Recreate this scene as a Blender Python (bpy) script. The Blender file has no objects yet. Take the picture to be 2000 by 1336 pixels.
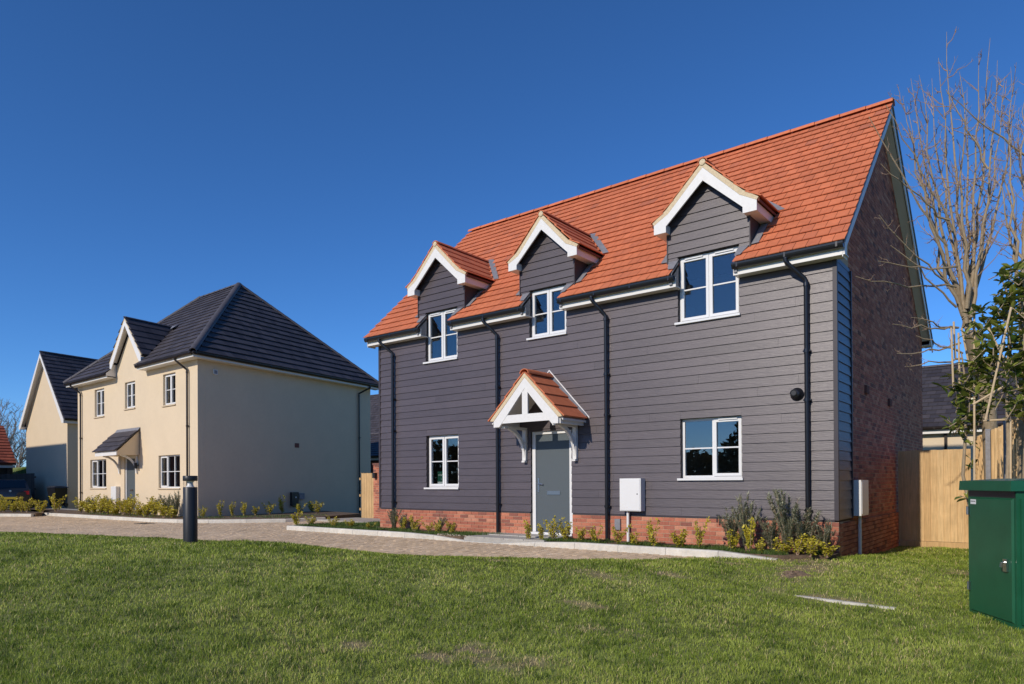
import bpy, math, random
import numpy as np
from mathutils import Vector, Matrix
random.seed(7); np.random.seed(7)
R = math.radians
S = bpy.context.scene
col = S.collection

# ------------------------------------------------------------------ camera
FPX, CYP, PIT, ROL, YAW = 1350.28, 934.08, 0.00557, -0.00585, 0.67055
CAM = Vector((13.749, -11.882, 0.639))
fw = Vector((-math.sin(YAW)*math.cos(PIT), math.cos(YAW)*math.cos(PIT), math.sin(PIT)))
r0 = Vector((math.cos(YAW), math.sin(YAW), 0)); u0 = r0.cross(fw)
rt = math.cos(ROL)*r0 + math.sin(ROL)*u0
up = -math.sin(ROL)*r0 + math.cos(ROL)*u0
cd = bpy.data.cameras.new('camera'); cam = bpy.data.objects.new('camera', cd); col.objects.link(cam)
cd.sensor_width = 36; cd.sensor_fit = 'HORIZONTAL'; cd.lens = FPX/2000*36
cd.shift_y = (CYP-668)/2000; cd.clip_end = 3000; cd.clip_start = .05
cam.matrix_world = Matrix(((rt.x, up.x, -fw.x, CAM.x), (rt.y, up.y, -fw.y, CAM.y), (rt.z, up.z, -fw.z, CAM.z), (0, 0, 0, 1)))
S.camera = cam
def px(u, v, d):                       # a point seen at photo pixel (u, v), d metres in front of the camera
    return CAM + d*(fw + rt*((u-1000)/FPX) + up*((CYP-v)/FPX))
# ------------------------------------------------------------------ light
SUN_EL, SUN_AZ = R(28.5), R(4.6)
trav = Vector((math.sin(SUN_AZ)*math.cos(SUN_EL), math.cos(SUN_AZ)*math.cos(SUN_EL), -math.sin(SUN_EL)))
w = bpy.data.worlds.new('World'); S.world = w; w.use_nodes = True
nt = w.node_tree; bg = nt.nodes['Background']
sky = nt.nodes.new('ShaderNodeTexSky'); sky.sky_type = 'NISHITA'; sky.sun_disc = False
sky.sun_elevation = SUN_EL; sky.sun_rotation = math.atan2(-trav.x, -trav.y)
sky.air_density = 0.75; sky.dust_density = 0.1; sky.ozone_density = 10.0; sky.altitude = 100
hs = nt.nodes.new('ShaderNodeHueSaturation'); hs.inputs['Saturation'].default_value = 1.05
nt.links.new(sky.outputs[0], hs.inputs['Color']); nt.links.new(hs.outputs[0], bg.inputs[0]); bg.inputs[1].default_value = 0.148
sl = bpy.data.lights.new('sun', 'SUN'); sl.energy = 3.65; sl.angle = R(0.5); sl.color = (1, .90, .77)
so = bpy.data.objects.new('sun', sl); col.objects.link(so); so.location = (0, -20, 30)
so.rotation_euler = trav.to_track_quat('-Z', 'Y').to_euler()
S.view_settings.view_transform = 'Standard'; S.view_settings.look = 'None'
S.view_settings.exposure = 0.0; S.view_settings.gamma = 1
S.cycles.max_bounces = 6; S.cycles.transparent_max_bounces = 12

# ------------------------------------------------------------------ helpers
WO = {}
def place(o, parent, world):
    world = Vector(world)
    if parent:
        o.parent = parent; o.location = world - WO[parent.name]
    else:
        o.location = world
    WO[o.name] = world
def tag(o, label=None, cat=None, group=None, kind=None):
    if label: o['label'] = label
    if cat: o['category'] = cat
    if group: o['group'] = group
    if kind: o['kind'] = kind
    return o
def thing(name, loc, label, cat, group=None, rz=0):
    o = bpy.data.objects.new(name, None); o.empty_display_size = .1; col.objects.link(o)
    place(o, None, loc); o.rotation_euler[2] = rz
    return tag(o, label, cat, group)
class MB:
    def __init__(s): s.v = []; s.f = []; s.r = None
    def add(s, vs, fs):
        n = len(s.v); s.v += [tuple(p) for p in vs]; s.f += [tuple(i+n for i in f) for f in fs]; return s
    def box(s, x0, x1, y0, y1, z0, z1):
        return s.hexa([(x0,y0,z0),(x1,y0,z0),(x1,y1,z0),(x0,y1,z0),(x0,y0,z1),(x1,y0,z1),(x1,y1,z1),(x0,y1,z1)])
    def hexa(s, p):
        return s.add(p, [(0,3,2,1),(4,5,6,7),(0,1,5,4),(1,2,6,5),(2,3,7,6),(3,0,4,7)])
    def prism(s, poly, vec):
        n = len(poly); v = Vector(vec); a = [Vector(p) for p in poly]; b = [p+v for p in a]
        return s.add(a+b, [tuple(range(n))[::-1], tuple(range(n, 2*n))] + [(i, (i+1) % n, n+(i+1) % n, n+i) for i in range(n)])
    def quad(s, *p): return s.add(p, [tuple(range(len(p)))])
    def tube(s, pts, rad, n=8, cap=True):
        pts = [Vector(p) for p in pts]; m = len(pts)
        rr = rad if isinstance(rad, (list, tuple)) else [rad]*m
        base = len(s.v); prev = None
        for i, p in enumerate(pts):
            t = (pts[min(i+1, m-1)]-pts[max(i-1, 0)]).normalized()
            if prev is None:
                a = t.cross(Vector((0,0,1))) if abs(t.z) < .9 else t.cross(Vector((1,0,0)))
            else: a = prev - t*prev.dot(t)
            if a.length < 1e-6: a = t.orthogonal()
            a.normalize(); b = t.cross(a); prev = a
            for k in range(n):
                an = 2*math.pi*k/n; s.v.append(tuple(p + (a*math.cos(an)+b*math.sin(an))*rr[i]))
        for i in range(m-1):
            for k in range(n):
                k2 = (k+1) % n
                s.f.append((base+i*n+k, base+i*n+k2, base+(i+1)*n+k2, base+(i+1)*n+k))
        if cap:
            s.f.append(tuple(base+k for k in range(n))[::-1]); s.f.append(tuple(base+(m-1)*n+k for k in range(n)))
        return s
    def lathe(s, prof, c=(0,0,0), n=24, axis='z'):
        b = len(s.v)
        for r, z in prof:
            for k in range(n):
                a = 2*math.pi*k/n
                q = (r*math.cos(a), r*math.sin(a), z) if axis == 'z' else (r*math.cos(a), -z, r*math.sin(a))
                s.v.append((c[0]+q[0], c[1]+q[1], c[2]+q[2]))
        for i in range(len(prof)-1):
            for k in range(n):
                k2 = (k+1) % n
                f = (b+i*n+k, b+i*n+k2, b+(i+1)*n+k2, b+(i+1)*n+k)
                s.f.append(f)
        return s
    def build(s, name, mat, parent=None, T=None, origin=None, smooth=False, local=False):
        v = np.array(s.v, dtype=float).reshape(-1, 3)
        if T is not None: v = v @ T[0].T + T[1]
        if origin is None:
            lo, hi = v.min(0), v.max(0); origin = ((lo[0]+hi[0])/2, (lo[1]+hi[1])/2, lo[2])
        elif T is not None: origin = T[0] @ np.array(origin) + T[1]
        if local: origin = (0, 0, 0)
        me = bpy.data.meshes.new(name); me.from_pydata((v-np.array(origin)).tolist(), [], s.f)
        if s.r is not None:
            at = me.attributes.new('rnd', 'FLOAT', 'FACE'); at.data.foreach_set('value', s.r)
        me.materials.append(mat)
        if smooth:
            for p in me.polygons: p.use_smooth = True
            me.set_sharp_from_angle(angle=R(40))
        o = bpy.data.objects.new(name, me); col.objects.link(o)
        if local: o.parent = parent; WO[o.name] = Vector((0,0,0))
        else: place(o, parent, origin)
        return o
CUBE_V = np.array([(-.5,-.5,-.5),(.5,-.5,-.5),(.5,.5,-.5),(-.5,.5,-.5),(-.5,-.5,.5),(.5,-.5,.5),(.5,.5,.5),(-.5,.5,.5)])
CUBE_F = [(0,3,2,1),(4,5,6,7),(0,1,5,4),(1,2,6,5),(2,3,7,6),(3,0,4,7)]
class Pieces:                          # many alike boxes: the ones that show largest as objects, the rest joined
    def __init__(s, parent, name, mat, limit=300, T=None, rest=None):
        s.p, s.n, s.m, s.lim, s.T, s.items, s.rest = parent, name, mat, limit, T, [], rest or name+'_field'
    def add(s, c, ax, ay, az, prio=0):
        c, ax, ay, az = (np.array(t, dtype=float) for t in (c, ax, ay, az))
        if s.T is not None:
            A, o = s.T; c = A @ c + o; ax, ay, az = A @ ax, A @ ay, A @ az
        s.items.append((prio + np.linalg.norm(c-np.array(CAM)), c, ax, ay, az))
    def done(s):
        s.items.sort(key=lambda t: t[0])
        meshes = []
        for k in range(8):
            me = bpy.data.meshes.new(s.n); me.from_pydata(CUBE_V.tolist(), [], CUBE_F); me.materials.append(s.m)
            at = me.attributes.new('rnd', 'FLOAT', 'FACE'); at.data.foreach_set('value', [(k+.5)/8]*6); meshes.append(me)
        for d, c, ax, ay, az in s.items[:s.lim]:
            o = bpy.data.objects.new(s.n, random.choice(meshes)); col.objects.link(o)
            ex = Vector(ax).normalized()
            if np.linalg.norm(ay) > np.linalg.norm(az): ey = Vector(ay); ey = (ey-ex*ey.dot(ex)).normalized(); ez = ex.cross(ey)
            else: ez = Vector(az); ez = (ez-ex*ez.dot(ex)).normalized(); ey = ez.cross(ex)
            o.parent = s.p
            o.location = Vector(c)-WO[s.p.name]
            o.rotation_euler = Matrix((ex, ey, ez)).transposed().to_euler()
            o.scale = (np.linalg.norm(ax), np.linalg.norm(ay), np.linalg.norm(az))
        rest = s.items[s.lim:]
        if rest:
            n = len(rest)
            C = np.array([t[1] for t in rest]); X = np.array([t[2] for t in rest]); Y = np.array([t[3] for t in rest]); Zz = np.array([t[4] for t in rest])
            V = C[:,None,:] + CUBE_V[None,:,0:1]*X[:,None,:] + CUBE_V[None,:,1:2]*Y[:,None,:] + CUBE_V[None,:,2:3]*Zz[:,None,:]
            V = V.reshape(-1,3)
            Fc = (np.array(CUBE_F)[None] + 8*np.arange(n)[:,None,None]).reshape(-1,4)
            mb = MB(); mb.v = V.tolist(); mb.f = Fc.tolist(); mb.r = np.repeat(np.random.rand(n), 6).tolist()
            tag(mb.build(s.rest, s.m, s.p), kind='stuff')
# ------------------------------------------------------------------ materials
def M(name, colr, rough=.6, var=0., nscale=0, namt=.1, bump=0., bscale=None, stretch=(1,1,1), spec=.4, metal=0., ramp=None, coat=0, detail=4, n2=None):
    m = bpy.data.materials.new(name); m.use_nodes = True; t = m.node_tree; N = t.nodes; L = t.links
    b = N['Principled BSDF']; b.inputs['Roughness'].default_value = rough; b.inputs['Specular IOR Level'].default_value = spec
    b.inputs['Metallic'].default_value = metal
    if coat: b.inputs['Coat Weight'].default_value = coat
    if ramp:
        at = N.new('ShaderNodeAttribute'); at.attribute_name = 'rnd'
        cr = N.new('ShaderNodeValToRGB'); L.new(at.outputs['Fac'], cr.inputs[0])
        while len(cr.color_ramp.elements) < len(ramp): cr.color_ramp.elements.new(.5)
        for e, (p, c) in zip(cr.color_ramp.elements, ramp): e.position = p; e.color = (*c, 1)
        src = cr.outputs[0]
    else:
        rgb = N.new('ShaderNodeRGB'); rgb.outputs[0].default_value = (*colr, 1); src = rgb.outputs[0]
    def mul(src, fac):
        v = N.new('ShaderNodeVectorMath'); v.operation = 'SCALE'; L.new(src, v.inputs[0]); L.new(fac, v.inputs['Scale']); return v.outputs[0]
    if var:
        at = N.new('ShaderNodeAttribute'); at.attribute_name = 'rnd'
        mr = N.new('ShaderNodeMapRange'); mr.inputs['To Min'].default_value = 1-var; mr.inputs['To Max'].default_value = 1+var
        L.new(at.outputs['Fac'], mr.inputs[0]); src = mul(src, mr.outputs[0])
    if nscale or bump or n2:
        g = N.new('ShaderNodeNewGeometry'); mp = N.new('ShaderNodeMapping'); mp.inputs['Scale'].default_value = stretch
        L.new(g.outputs['Position'], mp.inputs[0])
    def noise(sc, mapped=True):
        n = N.new('ShaderNodeTexNoise'); n.inputs['Scale'].default_value = sc; n.inputs['Detail'].default_value = detail
        n.inputs['Roughness'].default_value = .6
        L.new(mp.outputs[0] if mapped else g.outputs['Position'], n.inputs['Vector']); return n.outputs[0]
    if nscale:
        mr = N.new('ShaderNodeMapRange'); mr.inputs['From Min'].default_value = .25; mr.inputs['From Max'].default_value = .75
        mr.inputs['To Min'].default_value = 1-namt; mr.inputs['To Max'].default_value = 1+namt
        L.new(noise(nscale), mr.inputs[0]); src = mul(src, mr.outputs[0])
    if n2:
        mr = N.new('ShaderNodeMapRange'); mr.inputs['From Min'].default_value = .3; mr.inputs['From Max'].default_value = .7
        mr.inputs['To Min'].default_value = 1-n2[1]; mr.inputs['To Max'].default_value = 1+n2[1]
        L.new(noise(n2[0], False), mr.inputs[0]); src = mul(src, mr.outputs[0])
    L.new(src, b.inputs['Base Color'])
    if bump:
        bp = N.new('ShaderNodeBump'); bp.inputs['Strength'].default_value = bump; bp.inputs['Distance'].default_value = .01
        L.new(noise(bscale or nscale), bp.inputs['Height']); L.new(bp.outputs[0], b.inputs['Normal'])
    return m
clad = M('cladding', (.082,.066,.072), .40, .10, 14, .18, .30, 22, (.25,4,4), spec=.58, n2=(.7,.10))
cladtrim = M('cladding_trim', (.045,.038,.045), .5, 0, 20, .1)
cladback = M('cladding_backing', (.05,.042,.047), .7)
tileO = M('orange_tile', None, .75, 0, 9, .12, .25, 60, ramp=[(0,(.47,.155,.085)),(.08,(.55,.165,.078)),(.6,(.58,.175,.08)),(1,(.62,.19,.088))], n2=(.9,.1), spec=.25)
tileOb = M('orange_tile_bed', (.16,.05,.03), .85)
ridgeO = M('orange_ridge', (.59,.18,.083), .75, .1, 12, .15, .2, 50, spec=.25)
tileG = M('grey_tile', None, .6, 0, 8, .12, .25, 50, ramp=[(0,(.040,.035,.040)),(.5,(.056,.050,.056)),(1,(.075,.066,.072))], n2=(1.2,.12), spec=.35)
tileGb = M('grey_tile_bed', (.03,.027,.03), .85)
ridgeG = M('grey_ridge', (.085,.078,.084), .6, .15, 12, .15, .2, 50)
brick = M('brick', None, .85, 0, 30, .18, .5, 60, ramp=[(0,(.18,.085,.07)),(.12,(.34,.12,.08)),(.5,(.44,.155,.095)),(.8,(.50,.19,.115)),(1,(.54,.25,.16))], n2=(4,.12), spec=.2)
mortar = M('mortar', (.52,.40,.28), .95, 0, 40, .15, .4, 80, spec=.1)
render_ = M('cream_render', (.67,.55,.39), .9, 0, 1.2, .035, .12, 160, spec=.15, n2=(9,.02))
rendsill = M('cast_sill', (.62,.51,.36), .85, 0, 20, .08)
white = M('white_upvc', (.73,.73,.72), .35, 0, 0, spec=.5)
whitep = M('white_painted_wood', (.73,.72,.70), .5, 0, 18, .05, .1, 40, (1,1,1))
fasciaM = M('white_fascia', (.74,.72,.68), .4)
black = M('black_plastic', (.012,.013,.017), .28, spec=.5)
brownp = M('brown_black_plastic', (.02,.014,.012), .35)
lead = M('lead_flashing', (.22,.22,.235), .5, 0, 14, .2, .4, 20)
verge = M('verge_mortar', (.64,.52,.345), .9, 0, 30, .2, .6, 60)
doorM = M('grey_door_paint', (.088,.106,.116), .45, 0, 30, .05, .15, 40, (5,5,.4))
steel = M('steel', (.55,.55,.55), .3, metal=1)
concr = M('kerb_concrete', (.58,.55,.48), .9, .06, 14, .12, .4, 60, n2=(2.5,.12))
slabM = M('paving_slab', (.40,.38,.34), .9, .08, 10, .12, .3, 50)
paver = M('block_paver', None, .9, 0, 25, .12, .4, 90, ramp=[(0,(.60,.445,.28)),(.4,(.67,.50,.325)),(.8,(.71,.54,.36)),(1,(.74,.575,.395))], n2=(.6,.12), spec=.15)
roadbed = M('road_joint_sand', (.45,.35,.25), .95, 0, 30, .15)
soil = M('bed_soil', (.13,.09,.058), .95, 0, 18, .35, .8, 30)
wood = M('pale_fence_timber', None, .85, 0, 8, .22, .4, 14, (6,6,.35), ramp=[(0,(.52,.345,.17)),(.5,(.58,.395,.20)),(1,(.63,.445,.235))], n2=(3,.1), spec=.15)
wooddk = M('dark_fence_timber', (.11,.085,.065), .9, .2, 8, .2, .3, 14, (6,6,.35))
greenM = M('cabinet_green', (.012,.095,.045), .30, 0, 6, .10, .04, 8, spec=.5, n2=(1.5,.08))
anth = M('anthracite_metal', (.022,.023,.026), .42)
inter = M('interior_plaster', (.55,.54,.52), .9)
floorM = M('interior_floor', (.25,.2,.16), .7)
bark = M('pale_bark', (.33,.255,.165), .85, 0, 30, .25, .4, 40, (1,1,.5))
twig = M('twig', (.33,.225,.155), .8, 0, 10, .2)
cane = M('bamboo_cane', (.55,.42,.26), .6, 0, 20, .15)
farwood = M('far_twig', (.26,.22,.18), .9)
def leafmat(name, c1, c2, rough=.45, trans=.25, spec=.4):
    m = bpy.data.materials.new(name); m.use_nodes = True; t = m.node_tree; N = t.nodes; L = t.links
    b = N['Principled BSDF']; b.inputs['Roughness'].default_value = rough; b.inputs['Specular IOR Level'].default_value = spec
    at = N.new('ShaderNodeAttribute'); at.attribute_name = 'rnd'
    cr = N.new('ShaderNodeValToRGB'); L.new(at.outputs['Fac'], cr.inputs[0])
    cr.color_ramp.elements[0].color = (*c1, 1); cr.color_ramp.elements[1].color = (*c2, 1)
    tr = N.new('ShaderNodeBsdfTranslucent'); mx = N.new('ShaderNodeMixShader'); mx.inputs[0].default_value = trans
    L.new(cr.outputs[0], b.inputs['Base Color']); L.new(cr.outputs[0], tr.inputs[0])
    L.new(b.outputs[0], mx.inputs[1]); L.new(tr.outputs[0], mx.inputs[2]); L.new(mx.outputs[0], N['Material Output'].inputs[0])
    return m
euoM = leafmat('euonymus_leaf', (.17,.19,.02), (.64,.53,.05))
roseM = leafmat('rosemary_leaf', (.22,.24,.15), (.46,.46,.32), .7, .25)
laurM = leafmat('laurel_leaf', (.04,.09,.015), (.34,.36,.07), .28, .25, .6)
def glassmat(name, refl, tint):
    m = bpy.data.materials.new(name); m.use_nodes = True; t = m.node_tree; N = t.nodes; L = t.links
    N.remove(N['Principled BSDF'])
    tr = N.new('ShaderNodeBsdfTransparent'); tr.inputs[0].default_value = (*tint, 1)
    gl = N.new('ShaderNodeBsdfGlossy'); gl.inputs['Roughness'].default_value = .01
    lw = N.new('ShaderNodeLayerWeight'); lw.inputs[0].default_value = .5
    pw = N.new('ShaderNodeMath'); pw.operation = 'POWER'; pw.inputs[1].default_value = 4; L.new(lw.outputs['Facing'], pw.inputs[0])
    fr = N.new('ShaderNodeMapRange'); fr.inputs['To Min'].default_value = refl; L.new(pw.outputs[0], fr.inputs[0])
    mx = N.new('ShaderNodeMixShader')
    L.new(fr.outputs[0], mx.inputs[0]); L.new(tr.outputs[0], mx.inputs[1]); L.new(gl.outputs[0], mx.inputs[2])
    L.new(mx.outputs[0], N['Material Output'].inputs[0]); return m
glass = glassmat('window_glass', .13, (.86,.90,.89))
clear = glassmat('clear_acrylic', .04, (.95,.95,.95))
ID = (np.eye(3), np.zeros(3))
# ------------------------------------------------------------------ terrain
CTRL = np.array([(10.98,-8.4,-.66),(8.77,-10.55,-.55),(9.84,-9.52,-.6),(12.25,-7.34,-.68),(13.55,-6.18,-.70),(6.49,-9.93,-.42),(7.94,-8.36,-.49),
 (9.45,-6.47,-.58),(11.33,-4.51,-.66),(12.68,-4.14,-.665),(-1.35,-7.82,-.25),(1.06,-7.03,-.25),(3.63,-6.81,-.25),(4.47,-5.73,-.30),(6.06,-5.18,-.40),
 (7.34,-3.82,-.50),(8.49,-2.79,-.55),(9.54,-1.46,-.58),(10.53,-.61,-.585),(13.75,-11.9,-.72),(10,-13,-.68),(17,-10,-.75),(16,-15,-.75),
 (-7.5,-6.9,-.62),(-4.1,-5.7,-.62),(-1.3,-5.0,-.62),(1.3,-4.25,-.63),(4.5,-4.2,-.63),(6.7,-3.3,-.63),(8.2,-2.55,-.63),(9.4,-1.3,-.62),
 (11,-.1,-.585),(11,2.1,-.75),(11,5.2,-.8),(12.3,5.1,-.8),(14,0,-.70),(15,-4,-.7),(11.4,-3.6,-.655),(12.4,-3.8,-.665),(11.4,-3.95,-.70),(12.4,-4.1,-.70),(11,-2.3,-.59),(12.2,-1.5,-.64),
 (2,-12,-.4),(-6,-12,-.4),(-12,-9,-.5),(6,-16,-.6)])
def _tps(r): return np.where(r > 1e-9, r*r*np.log(r+1e-12), 0)
_n = len(CTRL); _K = _tps(np.linalg.norm(CTRL[:,None,:2]-CTRL[None,:,:2], axis=2)) + .02*np.eye(_n)
_P = np.c_[np.ones(_n), CTRL[:,:2]]
_w = np.linalg.solve(np.block([[_K,_P],[_P.T,np.zeros((3,3))]]), np.r_[CTRL[:,2], np.zeros(3)])
EDX = np.array([-14,-7.5,-4.1,-1.3,1.3,4.5,6.7,8.2,9.4,10.3,10.6]); EDY = np.array([-9.5,-6.75,-5.55,-4.85,-4.1,-4.1,-3.25,-2.5,-1.3,-.95,-.9])
def edge(x): return np.interp(x, EDX, EDY)
def vnoise(x, y, sc, seed):
    rs = np.random.RandomState(seed); g = rs.rand(64, 64); x = np.asarray(x)/sc; y = np.asarray(y)/sc
    xi = np.floor(x).astype(int); yi = np.floor(y).astype(int); fx = x-xi; fy = y-yi; fx = fx*fx*(3-2*fx); fy = fy*fy*(3-2*fy)
    q = lambda a, b: g[a % 64, b % 64]
    return (q(xi,yi)*(1-fx)+q(xi+1,yi)*fx)*(1-fy)+(q(xi,yi+1)*(1-fx)+q(xi+1,yi+1)*fx)*fy
def lawnz(x, y):
    x = np.asarray(x, float); y = np.asarray(y, float)
    r = np.sqrt((x[...,None]-CTRL[:,0])**2+(y[...,None]-CTRL[:,1])**2)
    z = _tps(r) @ _w[:_n] + _w[_n] + _w[_n+1]*x + _w[_n+2]*y
    z = np.clip(z, -.9, -.2) + .03*(vnoise(x, y, .7, 3)-.5) + .015*(vnoise(x, y, .22, 4)-.5)
    far = np.clip((np.maximum(np.abs(x-2)-15, np.abs(y+4)-11))/3, 0, 1)
    z = z*(1-far) - .72*far
    inroad = (y > edge(x)) & (x < 10.62)
    return np.where(inroad, np.minimum(z, -.70), z)
def islawn(x, y):
    return ~((y > edge(x)) & (x < 10.62)) & ~((x < 11.02) & (y > -.75)) & ~((y > 5.05))
gx = np.r_[[-900,-400,-200,-100,-60,-40,-28], np.arange(-20,-8,.6), np.arange(-8,17.01,.14), [18.5,22,30,45,70,120,250,500,900]]
gy = np.r_[[-900,-400,-200,-100,-60,-40,-28,-20], np.arange(-15.5,-12,.5), np.arange(-12,6.01,.14), [8,11,16,25,40,60,100,200,400,900]]
GX, GY = np.meshgrid(gx, gy, indexing='ij'); GZ = lawnz(GX, GY)
mb = MB(); mb.v = np.c_[GX.ravel(), GY.ravel(), GZ.ravel()].tolist(); ny = len(gy)
mb.f = [(i*ny+j, (i+1)*ny+j, (i+1)*ny+j+1, i*ny+j+1) for i in range(len(gx)-1) for j in range(ny-1)]
gm = M('ground_turf', (.185,.205,.055), .95, 0, 6, .35, .6, 20, n2=(.5,.3))
PATCH = [(9.4,-4.61,.42,.22),(7.66,-4.61,.25,.15),(10.64,-1.13,.45,.35),(10.95,-1.9,.28,.5),(11.04,-2.6,.22,.4),(10.83,-7.92,.28,.14),(10.34,-7.96,.2,.13),(10.15,-8.31,.2,.12),(9.61,-8.53,.12,.09),(9.99,-6.0,.2,.1),(10.58,-6.76,.25,.12),(12.75,-.62,.35,.3),(9.92,-3.87,.2,.15),(9.99,-2.19,.25,.2),(11.8,-3.7,.5,.1),(10.55,-8.15,.25,.1)]
def patchy(X, Y):                       # worn dry patches in the turf
    pt = np.zeros(np.shape(X)); wob = 1.1*(vnoise(X,Y,.10,11)-.5)+1.0*(vnoise(X,Y,.3,12)-.5)+.8*(vnoise(X,Y,.045,18)-.5)
    for (a, b, rx, ry) in PATCH:
        q = np.sqrt(((X-a)/rx)**2+((Y-b)/ry)**2)+wob*1.3; pt = np.maximum(pt, np.clip(1.25-q, 0, 1)*.85)
    return pt
go = tag(mb.build('ground', gm, smooth=True, origin=(0,0,-.7)), kind='structure')
at = go.data.attributes.new('patch', 'FLOAT', 'POINT'); at.data.foreach_set('value', patchy(GX, GY).ravel())
N_ = gm.node_tree.nodes; L_ = gm.node_tree.links; an = N_.new('ShaderNodeAttribute'); an.attribute_name = 'patch'; mxc = N_.new('ShaderNodeMix'); mxc.data_type = 'RGBA'
src_ = N_['Principled BSDF'].inputs['Base Color'].links[0].from_socket
L_.new(an.outputs['Fac'], mxc.inputs['Factor']); L_.new(src_, mxc.inputs['A']); mxc.inputs['B'].default_value = (.24,.175,.10,1); L_.new(mxc.outputs['Result'], N_['Principled BSDF'].inputs['Base Color'])
# road of concrete blocks
RZ = -.60
KB = [(-40,-2.4),(-24,-2.0),(-15.4,-1.65),(-9.6,-1.5),(-8.3,-1.25),(-7.3,-.75),(-6.4,.0),(-5.6,.9),(-5.3,2.2)]   # kerb by the cream house
kax = np.array([k[0] for k in KB]); kay = np.array([k[1] for k in KB])
def kerb_line(x): return np.where(x > 3.95, np.interp(x, [3.95, 10.6], [-1.15,-1.12]), np.where(x > -2.45, -1.18, np.where(x > -5.3, 3.4, np.interp(x, kax, kay))))
mb = MB(); ex = np.r_[np.arange(-60,-14,4), np.arange(-14,10.61,.2)]
for a, b in zip(ex[:-1], ex[1:]):
    m_ = (a+b)/2
    mb.quad((a,edge(a)-.35,RZ-.012),(b,edge(b)-.35,RZ-.012),(b,float(kerb_line(m_))+.05,RZ-.012),(a,float(kerb_line(m_))+.05,RZ-.012))
road = tag(mb.build('road', roadbed, origin=(0,-3,RZ)), kind='structure')
P = Pieces(road, 'paving_block', paver, 300, rest='paving_blocks')
for i in range(-230, 106):
    x = i*.102
    for j in range(-50, 20):
        y = j*.203 + (.1 if i % 2 else 0)
        if y < edge(x)-.3 or y > kerb_line(x)-.03 or (x > 10.3): continue
        if x < -14 and y < -6: continue
        dz = random.uniform(-.002,.0025)
        P.add((x, y, RZ-.03+dz), (.097,0,0), (0,.198,0), (0,0,.06))
P.done()
def drain(x, y, rz, lab):
    t = thing('drain_cover', (x,y,RZ+.002), lab, 'drain cover', rz=rz)
    mb = MB(); mb.box(-.22,.22,-.22,-.19,-.01,.008).box(-.22,.22,.19,.22,-.01,.008).box(-.22,-.19,-.189,.189,-.01,.008).box(.19,.22,-.189,.189,-.01,.008); mb.build('frame', anth, t, local=True)
    for k in range(5): MB().box(-.185,.185,-.17+k*.075,-.125+k*.075,-.01,.006).build('bar', anth, t, local=True)
drain(-8.9, -2.0, .1, 'dark iron drain cover in block paving near cream house kerb')
drain(2.2, -3.85, .4, 'dark iron drain cover at lawn edge right of black bollard')
# kerbs
def kerb(name, pts, h, lab, wdt=.125, L=.9, drops=()):
    pts = [Vector((*p, 0)) for p in pts]
    k = MB()
    for a, b in zip(pts[:-1], pts[1:]):
        d = (b-a); n = Vector((-d.y, d.x, 0)).normalized()
        k.hexa([a+n*.02+Vector((0,0,RZ-.2)), b+n*.02+Vector((0,0,RZ-.2)), b+n*(wdt-.02)+Vector((0,0,RZ-.2)), a+n*(wdt-.02)+Vector((0,0,RZ-.2)),
                a+n*.02+Vector((0,0,RZ-.03)), b+n*.02+Vector((0,0,RZ-.03)), b+n*(wdt-.02)+Vector((0,0,RZ-.03)), a+n*(wdt-.02)+Vector((0,0,RZ-.03))])
    o = tag(k.build(name, concr), lab, kind='structure')
    for a, b in zip(pts[:-1], pts[1:]):
        d = b-a; ln = d.length; m = max(1, round(ln/L)); d.normalize(); n = Vector((-d.y, d.x, 0))
        for i in range(m):
            s0, s1 = ln*i/m+.003, ln*(i+1)/m-.003
            q0, q1 = a+d*s0, a+d*s1
            def hh(q):
                v = h
                for (x0, x1, tr) in drops:
                    v = min(v, .012 + (h-.012)*min(1, max(0, max(x0-q.x, q.x-x1)/tr)))
                return v
            h0, h1 = hh(q0), hh(q1); zb = Vector((0,0,RZ-.1)); c = .022
            prof = lambda q, hv: [q+zb, q+Vector((0,0,RZ+hv-min(c,hv*.5))), q+n*c*.8+Vector((0,0,RZ+hv)), q+n*wdt+Vector((0,0,RZ+hv)), q+n*wdt+zb]
            A, B = prof(q0, h0), prof(q1, h1); N5 = 5
            mb = MB(); mb.add(A+B, [tuple(range(5)), tuple(range(5,10))[::-1]]+[(j, j+5, (j+1) % 5+5, (j+1) % 5) for j in range(5)]); mb.r = [random.random()]*7
            mb.build('kerb_stone', concr, o)
    return o
kerb('kerb', [(-2.52,-.2),(-2.50,-1.1),(-2.42,-1.18),(10.35,-1.14)], .115, 'pale kerb in front of dark clad house', drops=((4.0,5.0,1.25),(10.6,11.0,.9)))
kerb('kerb', KB[1:], .11, 'pale kerb in front of cream house')
kerb('kerb', [(-33,-8.2),(-20.2,-3.6),(-17.6,-2.45)], .11, 'pale kerb at far left of road')
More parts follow.
